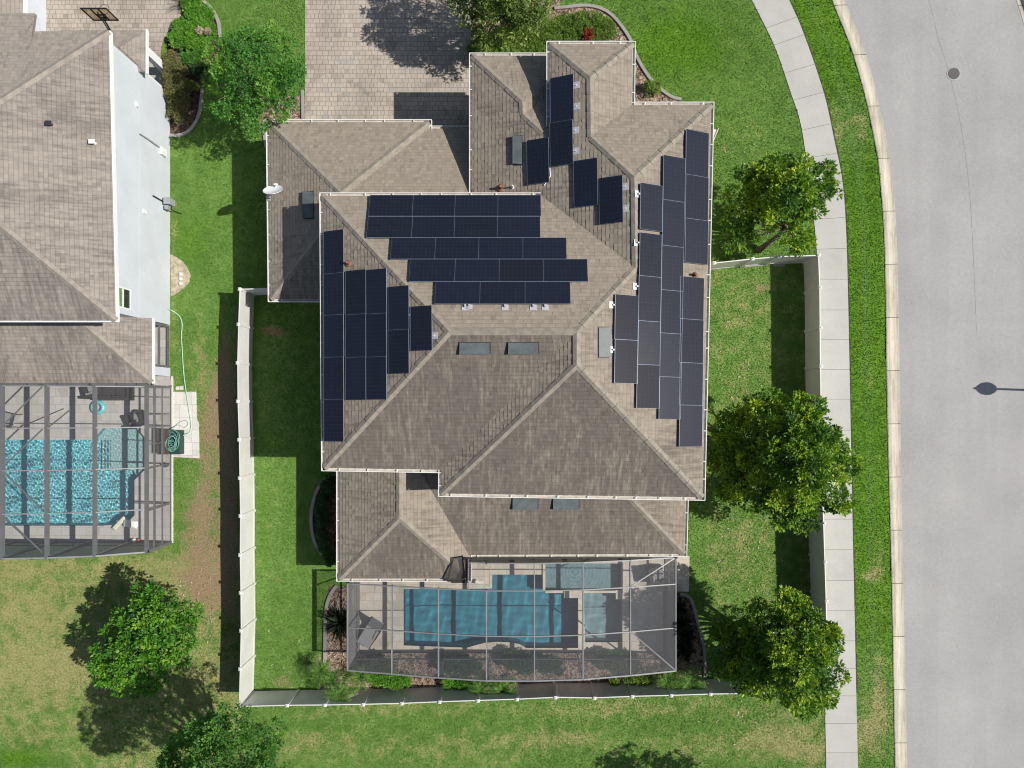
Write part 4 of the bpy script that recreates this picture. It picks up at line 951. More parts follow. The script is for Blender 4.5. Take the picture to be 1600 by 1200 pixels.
g4 = 'solar panels on the inner slope of the front wing'
for (u0, v0, u1, v1, lab, br) in ((860,119,896,189.5,'upper of two joined black solar panels beside the high front wing eave',1),(859.5,189.5,895,258.5,'lower of two joined black solar panels beside the high front wing eave',1),(823.5,217,857.5,287,'single black solar panel right beside the grey vent on the front wing',0),(896.5,249,933.5,322.5,'single black solar panel between the joined pair and the ridge side panel',0),(936,276,973,349,'single black solar panel nearest the front wing ridge',1)):
    pl = PL['V']; uc, vc = (u0+u1)/2, (v0+v1)/2
    pa, pb = hit(pl, u0, vc, .12), hit(pl, u1, vc, .12); ya, yb = hit(pl, uc, v0, .12), hit(pl, uc, v1, .12)
    o = panel(pl, uc, vc, True, lab, g4, (yb-ya).length/1.722, (pb-pa).length/1.002)
    if br: bracket(o, .35, .58); bracket(o, -.45, .58)
#SECTION4
# ------------------------------------------------------------------ vinyl fences
FH = 1.83
def fence(tops, label, skip_first=False, skip_last=False):
    """tops = photo points of the post tops"""
    pts = [P(u, v, FH) for u, v in tops]
    root = thing('vinyl_fence', (pts[0].x, pts[0].y, 0), label, 'fence', 'white vinyl fence runs')
    for i, p in enumerate(pts):
        if (i == 0 and skip_first) or (i == len(pts)-1 and skip_last): continue
        mb = MB(); d = (pts[min(i+1, len(pts)-1)]-pts[max(i-1, 0)]); d.z = 0; d.normalize(); s = Vector((-d.y, d.x, 0))*.064; d = d*.064
        mb.obox((p.x, p.y, FH/2), d, s, (0,0,FH/2+.03)); po = build('post', mb, M['vinyl'], root)
        mb = MB(); q = Vector((p.x, p.y, FH+.03)); k = 1.22
        b = [q-d*k-s*k, q+d*k-s*k, q+d*k+s*k, q-d*k+s*k]; mb.hexa(b+[x+Vector((0,0,.025)) for x in b]); t = q+Vector((0,0,.075)); b2 = [x+Vector((0,0,.0255)) for x in b]
        for j in range(4): mb.face([b2[j], b2[(j+1) % 4], t])
        build('post_cap', mb, M['vinyl'], po)
    for i in range(len(pts)-1):
        p, q = Vector((pts[i].x, pts[i].y, 0)), Vector((pts[i+1].x, pts[i+1].y, 0)); d = (q-p).normalized(); p, q = p+d*.066, q-d*.066; L = (q-p).length; s = Vector((-d.y, d.x, 0))
        mb = MB(); z = Vector((0,0,1)); tone = 0
        n = max(2, round(L/.155))
        for j in range(n):
            a, b = p+d*(L*j/n+.003), p+d*(L*(j+1)/n-.003); mb.beam(a+z*(FH*.5-.01), b+z*(FH*.5-.01), .022, FH-.26, up=(0,0,1))
        mb.beam(p+z*(FH*.5-.01), q+z*(FH*.5-.01), .012, FH-.28)
        mb.beam(p+z*(FH-.07), q+z*(FH-.07), .045, .14); mb.beam(p+z*.10, q+z*.10, .045, .14)
        build('fence_panel', mb, M['vinyl'], root)
    return root
fence([(375,452),(373,507),(371.5,567),(372,627),(374,687),(375,747),(376,806),(375.5,867),(376.5,926),(377,985),(375.5,1045),(374,1104)], 'long white vinyl fence run between the two side yards, casting a wide shadow')
fence([(374,1104),(449,1102),(508,1101.5),(568,1100.5),(628,1099),(687,1096.5),(747,1094.5),(808,1092.5),(868,1089.5),(929,1090.5),(988,1088),(1049,1086.5),(1110,1084.5),(1171,1083.5),(1232,1082),(1292,1080)], 'long white vinyl fence run behind the pool cage, along the rear lawn', True)
fence([(1279,399),(1281,449),(1281.5,512),(1282,572.5),(1283,634),(1284,695),(1285,756),(1287,817),(1289,878),(1291,939),(1292,1000),(1292.5,1042),(1292,1080)], 'long white vinyl fence run beside the concrete sidewalk', False, True)
fence([(1116,411),(1176,404.5),(1217,401),(1279,399)], 'short white vinyl fence run from the house to the sidewalk corner', False, True)
fence([(375,452),(421,450.5)], 'shortest white vinyl fence run, between the garage corner and the side yard', True, False)

# ------------------------------------------------------------------ pool cages
def quadpanel(mb, a, b, c, d, m=0): mb.face([a, b, c, d], m)
def cage(name, label, xs, zs, ys, ybase, dark, light, scr, xskip=None, mid=(.9,), wtb=.07, pw=.05, rd=.2, right_rails=(), left=True, right=True, diag=(), wscr=None):
    """xs/zs: rafters and their heights; ys: cross rows (north to south); last row carries the front wall"""
    root = thing(name, ((xs[0]+xs[-1])/2, ys[-1], 0), label, 'pool cage')
    fm = [M[light]]
    for i, (x, z) in enumerate(zip(xs, zs)):
        y0 = ys[0] if not xskip or x > xskip[0] else ys[1]
        mb = MB(); mb.beam((x, y0, z-rd/2+.035), (x, ys[-1], z-rd/2+.035), wtb*.8, rd, ext=wtb*.4); build('rafter', mb, fm, root)
        mb = MB(); mb.beam((x, ybase, -.02), (x, ys[-1], z-.05), wtb*.8, wtb, up=(0,1,0)); build('post', mb, fm, root)
    for k, y in enumerate(ys):
        mb = MB()
        for i in range(len(xs)-1):
            if k == 0 and xskip and xs[i] < xskip[0]-.1: continue
            a, b = Vector((xs[i], y, zs[i])), Vector((xs[i+1], y, zs[i+1])); d = (b-a).normalized(); mb.beam(a+d*wtb*.42, b-d*wtb*.42, pw if k < len(ys)-1 else pw*1.3, .07)
        build('purlin', mb, M['frame_l'], root)
    for i in range(len(xs)-1):
        for k in range(len(ys)-1):
            if k == 0 and xskip and xs[i] < xskip[0]-.1: continue
            mb = MB(); e = .035; mb.face([(xs[i]+e, ys[k]-e, zs[i]), (xs[i+1]-e, ys[k]-e, zs[i+1]), (xs[i+1]-e, ys[k+1]+e, zs[i+1]), (xs[i]+e, ys[k+1]+e, zs[i])]); build('roof_screen', mb, M[scr], root)
        mb = MB(); e = .03; mb.face([(xs[i]+e, ybase, .1), (xs[i+1]-e, ybase, .1), (xs[i+1]-e, ys[-1], zs[i+1]-.05), (xs[i]+e, ys[-1], zs[i]-.05)]); build('wall_screen', mb, M[wscr or scr], root)
        mb = MB()
        for zz in (.06,)+tuple(mid): mb.beam((xs[i]+.05, ybase, zz), (xs[i+1]-.05, ybase, zz), .05, .07)
        build('rail', mb, M[dark], root)
    for side, x, z in ((left, xs[0], zs[0]), (right, xs[-1], zs[-1])):
        if not side: continue
        y0 = ys[0] if not xskip or x > xskip[0] else ys[1]
        yy = [y0]+[y for y in ys if y < y0-.05]
        for j in range(len(yy)-1):
            mb = MB(); mb.face([(x, yy[j]-.03, .1), (x, yy[j+1]+.03, .1), (x, yy[j+1]+.03, z-.05), (x, yy[j]-.03, z-.05)]); build('wall_screen', mb, M[scr], root)
        mb = MB()
        for y in yy[:-1]: mb.beam((x, y, -.02), (x, y, z-.05), .06, .07, up=(0,1,0))
        for zz in (.06,)+tuple(right_rails or mid): mb.beam((x, yy[0]-.05, zz), (x, yy[-1]+.05, zz), .05, .07)
        build('side_frame', mb, M[dark], root)
    for (p, q) in diag:
        mb = MB(); mb.beam(p, q, .05, .05); build('brace', mb, fm, root)
    return root
def wx_(u, z): return (u-PX)*(CAMH-z)/FPX
uz = [(543,2.5),(612,2.95),(685,3.42),(760,3.78),(835,3.80),(911,3.62),(985,3.15),(1056,2.55)]
xs = [wx_(u, z) for u, z in uz]; zs = [z for u, z in uz]; ys = [-7.06, -8.28, -10.3, -12.28]
hc = cage('pool_cage', 'large grey screened pool enclosure with a bowed roof behind the big house', xs, zs, ys, -12.28, 'frame', 'frame_l', 'screen', xskip=(xs[3],), mid=(1.0,),
  diag=(((xs[-2], ys[2], zs[-2]-.03), (xs[-1], ys[3], zs[-1]-.03)), ((xs[-2], ys[1], zs[-2]-.03), (xs[-1], ys[0], zs[-1]-.03)), ((xs[0], ys[1], .2), (xs[0], -9.0, 2.3)), ((xs[0], -12.2, .2), (xs[0], -10.4, 1.6)), ((xs[0]+.05, -12.28, .3), (xs[1], -12.28, 1.5))))
# north edge pieces of the home cage: a short rafter, a riser against the roof and dark flashing
xw = wx_(732, 3.6); mb = MB(); mb.beam((xw, -6.9, 3.6), (xw, -8.26, 3.62), .05, .07); mb.beam((xw, -7.06, 3.6), (xs[3], -7.06, zs[3]-.05), .05, .06); build('rafter', mb, M['frame_l'], hc)
mb = MB(); mb.face([(xw+.03,-7.08,3.6),(xs[3]-.04,-7.08,zs[3]-.03),(xs[3]-.04,-8.25,zs[3]-.03),(xw+.03,-8.25,3.6)]); build('roof_screen', mb, M['screen'], hc)
rp = [P(708,873,3.48), P(728,871,3.38), P(730.5,907,3.30), P(699,908,3.30)]
mb = MB(); mb.face(rp); build('riser_screen', mb, M['screen_d'], hc)
mb = MB()
for i in range(4): mb.beam(rp[i], rp[(i+1) % 4], .055, .04)
mb.beam(P(729,871,3.5), P(732,907,3.4), .2, .12); mb.beam(P(731,874,3.3), P(1055,870,2.9), .05, .1); mb.beam(P(705,908.5,3.3), P(733,908.5,3.3), .12, .12)
for j in range(9): p = P(732, 875+j*3.8, 3.62); mb.beam(p-Vector((.06,0,0)), p+Vector((.06,0,0)), .02, .08)
build('flashing', mb, M['bronze'], hc)
mb = MB(); mb.face([(xw, -6.95, 2.9), (xs[-1], -6.95, 2.75), (xs[-1], ys[0], zs[-1]), (xs[-2], ys[0], zs[-2]), (xs[-3], ys[0], zs[-3]), (xs[4], ys[0], zs[4]), (xs[3], ys[0], zs[3]), (xw, ys[0], 3.6)]); build('riser_screen', mb, M['screen_d'], hc)
mb = MB()
for i in range(3, 8): mb.beam((xs[i], -6.98, 2.95), (xs[i], ys[0]-.02, zs[i]), .06, .06)
build('riser_frame', mb, M['frame'], hc)
# neighbour's cage
uz = [(-150,4.1),(-72,4.05),(2,3.95),(72,3.78),(147,3.4),(228,2.5)]
xs2 = [wx_(u, z) for u, z in uz]; zs2 = [z for u, z in uz]; ys2 = [.82, -1.05, -2.93, -4.85, -6.82]
dg = []
for i, (ka, kb) in ((2, (0, 0)), ):
    pass
def dgl(u0, v0, u1, v1, z0, z1): return (P(u0, v0, z0), P(u1, v1, z1))
dg = [dgl(2,667,66,604,3.6,3.6), dgl(4,730,66,671,3.6,3.6), dgl(4,736,68,798,3.6,3.6), dgl(4,805,70,866,3.6,3.6), dgl(75,668,110,640,3.4,1.2), dgl(228,733,266,724,2.45,.1), dgl(228,799,266,787,2.45,.1),
      dgl(74,868,140,846,3.6,.4), dgl(149,866,205,846,3.2,.3), dgl(4,870,70,846,3.8,.4)]
nc = cage('pool_cage', 'neighbour grey screened enclosure over the bright turquoise pool', xs2, zs2, ys2, -6.82, 'frame', 'frame', 'screen_n', mid=(.9,), wtb=.14, pw=.05, right_rails=(.95, 1.75), left=False, wscr='screen_w', diag=dg)
mb = MB(); yr_ = [P(0,v,0).y for v in (604,621,647,690)]
for y in yr_: mb.beam((-17.36, y, .1), (-17.36, y, 2.45), .05, .05, up=(0,1,0))
mb.beam((-17.36, .9, 2.45), (-17.36, .82, 2.45), .1, .1); mb.beam((-17.36, .95, .06), (-17.36, .85, .06), .1, .1); build('side_frame', mb, M['frame'], nc)

# ------------------------------------------------------------------ foliage
def leaves(name, pos, dirs, size, mat, parent, tint, fold=.25, width=.42, droop=0.0):
    """one leaf per row: pos (n,3) base, dirs (n,3) direction, size (n,), tint (n,)"""
    n = len(pos); d = dirs/np.linalg.norm(dirs, axis=1, keepdims=True)
    up = np.tile([0,0,1.0], (n, 1))+RNG.normal(0, .45, (n, 3))
    s = np.cross(d, up); s /= np.linalg.norm(s, axis=1, keepdims=True)+1e-9; u = np.cross(s, d)
    L = size[:, None]; wv = width*L*.5
    base = pos; mid = pos+d*L*.52; tip = pos+d*L-u*L*droop
    l = mid+s*wv+u*wv*fold; r_ = mid-s*wv+u*wv*fold
    Vv = np.stack([base, l, tip, r_], 1).reshape(-1, 3); i0 = np.arange(n)[:, None]*4
    Fv = np.concatenate([i0+np.array([0,3,2]), i0+np.array([0,2,1])], 0)
    return np_mesh(name, Vv, Fv, mat, parent, attrs=dict(tint=np.repeat(tint, 4)))
def rosettes(lobes, per_m2, k, lsz, low=-.35, inner=.25, rough=.16, tcontrast=.3, sub=.36, dens=1.0):
    """leaf bases: every lobe (centre, radius, height ratio) carries many small twig-end clumps, each with its own tone"""
    P_, D_, S_, T_ = [], [], [], []
    for li, (c, r_, hz) in enumerate(lobes):
        c = np.array(c); sr = min(sub, r_*.6); m = max(4, int(dens*2.4*r_*r_/(sr*sr)))
        v = RNG.normal(0, 1, (m, 3)); v /= np.linalg.norm(v, axis=1, keepdims=True); v[:,2] = np.where(v[:,2] < low, -v[:,2], v[:,2])
        rad = r_*np.where(RNG.random(m) < inner, RNG.uniform(.3,.7,m), RNG.uniform(.72,1.0+rough*.5,m))
        cc = c+v*rad[:,None]*np.array([1,1,hz]); lt = RNG.normal(0,.08)
        for q in range(m):
            s_ = sr*RNG.uniform(.65,1.25); n = max(5, int(per_m2*4*s_*s_*2.2)); tone = np.clip(.47+lt+RNG.normal(0,.19)*tcontrast/.3, 0, 1)
            w_ = RNG.normal(0, 1, (n, 3))+v[q]*.55; w_[:,2] += .35; w_ /= np.linalg.norm(w_, axis=1, keepdims=True)
            tip = cc[q]+w_*(s_*RNG.uniform(.55,1.05,n))[:,None]*np.array([1,1,.8])
            for j in range(k):
                t = RNG.normal(0, 1, (n, 3)); t /= np.linalg.norm(t, axis=1, keepdims=True)
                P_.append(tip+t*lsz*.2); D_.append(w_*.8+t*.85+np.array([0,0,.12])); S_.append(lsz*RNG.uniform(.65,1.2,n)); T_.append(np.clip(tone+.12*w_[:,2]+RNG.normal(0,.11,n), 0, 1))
    return np.concatenate(P_), np.concatenate(D_), np.concatenate(S_), np.concatenate(T_)
def lob(px): return [(tuple(P(u, v, z)), rp*(CAMH-z)/FPX, hz) for (u, v, rp, z, hz) in px]
def tree(name, base, lobes_px, label, cat, group, mat, lsz, per, k, trunk_r=.13, fork=1.3, lean=(0,0), flowers=(), brown=0.0, **kw):
    b = P(*base, 0); root = thing(name, (b.x, b.y, 0), label, cat, group); L = lob(lobes_px)
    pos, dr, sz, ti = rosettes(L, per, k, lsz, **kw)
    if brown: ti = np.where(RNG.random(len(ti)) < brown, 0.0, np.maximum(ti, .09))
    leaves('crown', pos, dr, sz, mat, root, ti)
    mb = MB(); top = Vector((b.x+lean[0], b.y+lean[1], fork)); mb.tube([(b.x, b.y, -.05), (b.x+lean[0]*.4, b.y+lean[1]*.4, fork*.5), top], [trunk_r*1.35, trunk_r, trunk_r*.85], 9)
    for (c, r_, hz) in L:
        c = Vector(c); m_ = top.lerp(c, .5)+Vector((random.uniform(-.15,.15), random.uniform(-.15,.15), -.12)); mb.tube([top-Vector((0,0,.1)), m_, c], [trunk_r*.6, trunk_r*.4, trunk_r*.16], 6)
        for q in range(4):
            e_ = c+Vector((random.uniform(-1,1), random.uniform(-1,1), random.uniform(-.2,.9)))*r_*.8; mb.tube([m_.lerp(c, .5), e_], [trunk_r*.22, trunk_r*.06], 5)
    build('trunk', mb, M['bark'], root, smooth=True)
    for (u, v, z) in flowers:
        p = P(u, v, z); mb = MB()
        for q in range(7):
            t = q*2*math.pi/7; o_ = Vector((math.cos(t), math.sin(t), .45))*.11; s_ = Vector((-math.sin(t), math.cos(t), 0))*.05
            mb.face([p, p+o_*.6+s_, p+o_, p+o_*.6-s_])
        build('flower', mb, M['white'], root)
    return root
gm = 'magnolias along the sidewalk'
tree('magnolia_tree', (1184,392), [(1245,300,24,5.4,.9),(1235,280,26,4.9,.9),(1265,300,28,4.8,.9),(1225,310,34,4.6,.9),(1262,325,26,4.2,.9),(1285,285,20,4.0,.9),(1294,303,13,3.8,.8),(1205,275,26,4.2,.9),(1180,262,19,3.8,.9),(1250,257,20,4.2,.9),(1215,340,30,3.8,.85),(1185,310,30,3.4,.85),(1245,362,20,3.0,.8),(1160,315,24,2.9,.8),(1150,342,22,2.6,.8),(1172,372,15,2.4,.8),(1140,372,15,2.0,.8),(1240,385,14,2.4,.8),(1262,375,11,2.4,.8)],
  'sparse yellow green magnolia by the sidewalk, outside the fence corner', 'tree', gm, LM['magnolia'], .185, 19, 6, .12, 1.7, (.95,.75), brown=.04, low=-.5)
tree('magnolia_tree', (1183,692), [(1262,712,24,6.4,.95),(1250,690,34,5.6,.95),(1255,735,36,5.6,.95),(1235,712,36,5.4,.95),(1285,705,34,4.9,.9),(1285,745,34,4.7,.9),(1230,760,36,4.5,.9),(1215,680,36,4.6,.9),(1255,655,32,4.6,.9),(1200,720,40,4.0,.85),(1310,720,22,3.9,.8),(1300,770,24,3.6,.8),(1255,795,27,3.4,.8),(1215,798,27,3.2,.8),(1180,760,34,3.2,.8),(1170,690,36,3.2,.8),(1195,650,30,3.6,.8),(1225,642,20,3.6,.8),(1250,634,15,3.6,.8),(1150,720,30,2.6,.75),(1140,680,26,2.3,.75),(1158,642,20,2.4,.75),(1150,755,24,2.4,.75),(1122,715,18,1.9,.7)],
  'largest dense magnolia overhanging the middle of the sidewalk fence', 'tree', gm, LM['magnolia'], .185, 19, 6, .15, 1.6, (.3,-.1), brown=.03, low=-.45, dens=1.3)
tree('magnolia_tree', (1178,968), [(1249,1030,24,6.0,.95),(1235,1005,32,5.4,.95),(1262,1005,30,5.2,.95),(1240,1050,32,5.0,.9),(1270,1045,28,4.7,.9),(1280,985,26,4.4,.9),(1250,970,32,4.5,.9),(1225,960,26,4.2,.9),(1300,1010,15,3.9,.8),(1300,1050,18,3.8,.8),(1255,1085,26,3.9,.85),(1285,1080,22,3.5,.8),(1210,1030,36,4.2,.85),(1205,985,34,4.0,.85),(1215,1068,26,3.6,.8),(1180,1005,34,3.2,.8),(1175,1040,30,3.0,.8),(1185,970,26,3.0,.8),(1150,1000,28,2.5,.75),(1150,1030,26,2.4,.75),(1130,985,18,2.1,.7),(1168,1062,18,2.4,.7),(1252,1108,12,2.8,.8)],
  'bronze tinged magnolia at the rear corner of the sidewalk fence', 'tree', gm, LM['magnolia'], .18, 19, 6, .14, 1.5, (.3,-.3), brown=.13, low=-.45, dens=1.3, flowers=((1211,988,4.9),))
tree('magnolia_tree', (263,965), [(245,985,46,3.40,.75),(255,950,36,3.40,.8),(280,985,28,3.11,.75),(222,970,32,3.26,.75),(215,1015,38,3.03,.7),(190,1035,34,2.81,.7),(240,1025,34,3.03,.75),(270,1015,26,2.89,.75),(180,1060,24,2.44,.7),(210,1060,26,2.52,.7),(170,1045,18,2.44,.7),(285,955,20,3.03,.75),(195,985,22,2.96,.7),(232,935,20,3.26,.75)],
  'round glossy magnolia with a few white blossoms on the dry lawn behind the neighbour cage', 'tree', None, LM['green_mag'], .19, 14, 6, .13, 1.4, (-.2,-.1), brown=.04, flowers=((208,961,3.9),(257,966,4.0)), low=-.45)
tree('oak_tree', (416,1158), [(418,1150,22,6.05,.8),(425,1165,18,5.38,.8),(350,1225,58,8.51,.75),(300,1215,40,7.39,.75),(402,1215,44,7.62,.75),(330,1150,30,7.62,.75),(378,1152,30,7.84,.75),(308,1172,30,6.94,.75),(405,1172,28,7.39,.75),(428,1180,20,6.50,.7),(283,1192,26,6.50,.7),(352,1122,20,7.39,.75),(342,1185,36,8.29,.75),(362,1290,60,8.51,.75),(300,1280,50,7.62,.75),(425,1270,42,7.39,.75),(262,1225,26,6.05,.7),(438,1215,20,6.27,.7)],
  'dark feathery oak at the rear fence corner, cut by the bottom edge', 'tree', None, LM['oak'], .125, 36, 5, .16, 2.4, (-.1,-.6), low=-.4, rough=.3, sub=.42)
tree('shade_tree', (422,165), [(400,120,46,4.4,.75),(365,95,30,4.2,.75),(430,95,34,4.2,.75),(445,135,32,4.0,.75),(365,140,34,4.1,.75),(400,75,28,4.2,.75),(410,165,36,3.8,.7),(385,185,26,3.3,.7),(350,115,22,3.7,.7),(450,110,26,3.9,.75),(440,165,24,3.5,.7),(345,85,18,3.8,.7),(360,170,18,3.1,.7),(335,130,14,3.0,.6),(403,203,16,2.9,.7),(425,70,22,4.0,.75),(340,180,11,2.7,.6),(370,75,20,4.1,.7)],
  'bright green small leaved tree between the front lawn and the garage roof', 'tree', None, LM['bright'], .12, 24, 5, .11, 1.5, (-.4,.3), low=-.5, rough=.25)
tree('shade_tree', (788,62), [(790,-5,46,4.6,.75),(750,0,34,4.4,.75),(820,10,34,4.2,.75),(770,35,28,3.8,.7),(735,28,16,3.6,.7),(800,42,26,3.4,.7),(715,12,13,3.8,.7),(760,60,16,2.8,.7),(840,-10,30,4.2,.75),(790,-50,50,4.8,.8),(735,-35,38,4.6,.75),(710,-10,20,4.2,.7),(840,-55,34,4.4,.75),(770,-85,44,4.5,.8),(720,-75,32,4.3,.7),(748,52,8,2.7,.7),(845,25,16,3.0,.7)],
  'pale green leafy tree beside the paver drive, shading it', 'tree', None, LM['light'], .15, 18, 5, .12, 1.6, (0,.4), low=-.5, rough=.28)
tree('shade_tree', (1152,1216), [(1165,1284,46,4.4,.75),(1125,1294,36,4.0,.7),(1205,1290,40,4.0,.75),(1165,1330,50,4.6,.8),(1115,1325,38,4.2,.7),(1225,1325,38,4.0,.7)],
  'tree just beyond the bottom edge whose shadow falls on the rear lawn', 'tree', None, LM['oak'], .13, 24, 5, .12, 1.5, (0,-.6), low=-.5, rough=.3)

def shrub(name, lobes_px, label, cat, group, mat, lsz, per, k, **kw):
    L = lob(lobes_px); c = np.mean([np.array(l[0]) for l in L], 0); root = thing(name, (c[0], c[1], 0), label, cat, group)
    pos, dr, sz, ti = rosettes(L, per, k, lsz, **kw); leaves('foliage', pos, dr, sz, mat, root, ti)
    mb = MB()
    for (c, r_, hz) in L:
        for q in range(3):
            mb.tube([(c[0]+random.uniform(-.05,.05), c[1]+random.uniform(-.05,.05), 0), (c[0]+random.uniform(-.3,.3)*r_, c[1]+random.uniform(-.3,.3)*r_, c[2]+r_*hz*.3)], [.015, .006], 5)
    build('stem', mb, M['bark'], root); return root
hz_ = dict(low=-.1, rough=.12, inner=.15, sub=.16, tcontrast=.22, dens=2.2)
shrub('hedge', [(755,78,22,.45,.5),(790,72,26,.5,.5),(825,68,26,.5,.5),(850,52,24,.55,.5),(870,50,18,.5,.5),(885,44,18,.5,.5),(905,40,17,.55,.6),(925,40,18,.6,.6),(945,48,16,.55,.6),(925,55,18,.5,.5),(895,58,18,.45,.5),(840,78,18,.4,.5),(810,45,20,.5,.5)], 'low clipped green hedge in the front bed beside the front wing gutter', 'hedge', None, LM['hedge'], .075, 80, 5, **hz_)
shrub('shrub', [(918,56,7,.7,.7),(920,52,5,.75,.7)], 'small red leaved plant among the front hedge', 'shrub', None, LM['redleaf'], .12, 60, 5, **hz_)
shrub('shrub', [(1018.5,141,11,.3,.8)], 'small round clipped shrub at the tip of the front bed', 'shrub', None, LM['hedge'], .065, 160, 5, **hz_)
shrub('groundcover', [(285,45,13,.2,.4),(300,40,16,.25,.4),(315,45,15,.25,.4),(305,65,15,.25,.4),(318,72,13,.2,.4),(320,25,12,.2,.4),(305,20,14,.2,.4),(278,62,12,.25,.5),(292,58,16,.3,.4),(329,50,8,.15,.4),(300,2,14,.2,.4)], 'mounded lime green groundcover at the neighbour bed tip', 'shrub', None, LM['lime'], .09, 60, 5, **hz_)
for (u, v) in ((311.5,48),(325,50)):
    shrub('shrub', [(u,v,3.2,.5,.8)], 'one of two small white tipped plants in the lime green groundcover', 'shrub', 'white tipped plants in the groundcover', LM['tan'], .10, 120, 5, **hz_)
shrub('hedge', [(266,92,10,.7,.6),(272,104,13,.7,.6),(268,120,12,.7,.6),(276,132,14,.7,.6),(270,146,12,.6,.6),(282,118,12,.6,.6),(284,148,14,.6,.6),(280,165,13,.55,.6),(276,180,10,.5,.6)], 'olive green hedge against the white corner of the neighbour house', 'hedge', None, LM['olive'], .07, 80, 5, **hz_)
shrub('shrub', [(294,92,8,.4,.6),(303,96,9,.4,.6),(308,88,7,.35,.6)], 'small bushy plant under the bright tree, beside brown mulch', 'shrub', 'small plants in the neighbour bed', LM['bright'], .09, 100, 5, **hz_)
shrub('shrub', [(310,108,9,.4,.6),(318,112,8,.35,.6)], 'darker bushy plant half under the bright tree crown', 'shrub', 'small plants in the neighbour bed', LM['shade'], .09, 100, 5, **hz_)
shrub('shrub', [(300,136,7,.35,.6)], 'little pale plant at the bed edging by the bright tree', 'shrub', 'small plants in the neighbour bed', LM['light'], .10, 100, 5, **hz_)
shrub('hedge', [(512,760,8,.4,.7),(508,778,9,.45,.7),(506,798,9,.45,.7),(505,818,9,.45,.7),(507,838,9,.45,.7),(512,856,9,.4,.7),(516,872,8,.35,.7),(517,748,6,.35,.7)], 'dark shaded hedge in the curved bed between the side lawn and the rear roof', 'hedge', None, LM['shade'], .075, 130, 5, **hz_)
for i, (pts, lab, mt) in enumerate((([(585,1035,13,.5,.6),(603,1040,12,.5,.6)], 'first low green shrub behind the cage screen from the neighbour side', 'shade'), ([(572,1052,9,.4,.6),(590,1056,12,.45,.6),(608,1060,11,.4,.6),(622,1064,9,.35,.6),(635,1062,7,.3,.6)], 'bright green shrub row outside the neighbour side half of the cage front', 'lime'),
   ([(700,1035,14,.5,.6),(722,1038,15,.5,.6),(738,1036,11,.5,.6)], 'second low green shrub behind the cage screen from the neighbour side', 'shade'), ([(800,1030,13,.5,.6),(822,1034,15,.5,.6),(850,1036,12,.5,.6)], 'third low green shrub behind the cage screen from the neighbour side', 'shade'),
   ([(870,1040,10,.4,.6),(945,1030,12,.5,.6),(965,1036,13,.5,.6),(985,1032,11,.5,.6)], 'fourth low green shrub behind the cage screen from the neighbour side', 'shade'), ([(700,1066,8,.35,.6),(720,1069,8,.35,.6),(735,1068,7,.35,.6),(800,1068,7,.3,.6)], 'narrow bright shrub row outside the middle of the cage front', 'lime'),
   ([(985,1060,8,.4,.6),(1003,1062,9,.4,.6),(1013,1058,7,.35,.6),(960,1066,6,.3,.6)], 'small dark shrub row by the cage corner near the palms', 'hedge'))):
    shrub('shrub', pts, lab, 'shrub', 'shrubs around the pool cage', LM[mt], .085, 110, 5, **hz_)
def frondplant(name, cpx, z, n, length, label, cat, group, mat, arch=.5, leaflet=True, lw=.05, seed=0, trunk=.05, dead=0):
    rg = random.Random(seed); c = P(*cpx, z); root = thing(name, (c.x, c.y, 0), label, cat, group)
    def fr(nf, tone0, mt, el0, el1, nm, ls):
        pos, dr, sz, ti = [], [], [], []; mb = MB()
        for i in range(nf):
            t = 2*math.pi*i/nf+rg.uniform(-.35,.35); el = rg.uniform(el0, el1); L = length*ls*rg.uniform(.75,1.1); pr = []
            for q in range(9):
                s_ = q/8; h = math.sin(el)*s_*L-arch*L*s_*s_; pr.append(c+Vector((math.cos(t)*math.cos(el*.6)*s_*L, math.sin(t)*math.cos(el*.6)*s_*L, max(h, -z+.04))))
            mb.tube(pr, [.012]*5+[.008]*4, 4)
            for q in range(1, 9):
                d = (pr[q]-pr[q-1]).normalized(); s2 = d.cross(Vector((0,0,1))).normalized()
                for sg in (-1, 1):
                    for hf in (0, .5):
                        pos.append(tuple(pr[q-1].lerp(pr[q], hf))); dr.append(tuple(s2*sg+d*.75+Vector((0,0,rg.uniform(-.3,.25))))); sz.append(L*.34*(1-abs(q/8-.45)*.9)); ti.append(min(1, max(0, tone0+rg.gauss(0,.14))))
        build('stalk' if nm == 'fronds' else 'dry_stalk', mb, mt, root)
        leaves(nm, np.array(pos), np.array(dr), np.array(sz), mt, root, np.array(ti), width=.085, droop=.15)
    if leaflet: fr(n, .6, mat, .35, 1.05, 'fronds', 1.0)
    if dead: fr(dead, .6, LM['tan'], -.1, .25, 'dry_fronds', .85)
    if trunk:
        mb = MB(); mb.tube([(c.x, c.y, -.02), (c.x, c.y, z)], [trunk*1.3, trunk], 8); build('trunk', mb, M['bark'], root)
    return root
gp = 'small feathery palms along the rear fence'
for i, (u, v, z, n, L, lab, dead) in enumerate(((500,1048,1.0,11,.85,'bluish feathery palm nearest the side lawn by the cage corner',4),(520,1062,.9,10,.8,'feathery palm with dry fronds just outside the cage corner near the side lawn',5),(532,1085,1.3,13,1.0,'tallest feathery palm, reaching over the rear fence near its side lawn end',6),(562,1058,.8,12,.85,'bright feathery palm under the side lawn end of the cage front',5),
    (752,1078,1.0,11,.8,'left one of two bushy palms at the fence below the cage middle',3),(785,1078,1.0,12,.85,'right one of two bushy palms at the fence below the cage middle',4),(1043,1066,.95,12,.9,'darker feathery palm beside the cage corner nearest the road',4),(1080,1064,1.0,14,1.0,'brightest feathery palm at the fence by the curved bed edging nearest the road',5))):
    frondplant('palm', (u, v), z, n, L, lab, 'palm', gp, LM['palm'], seed=i*7+1, dead=dead)
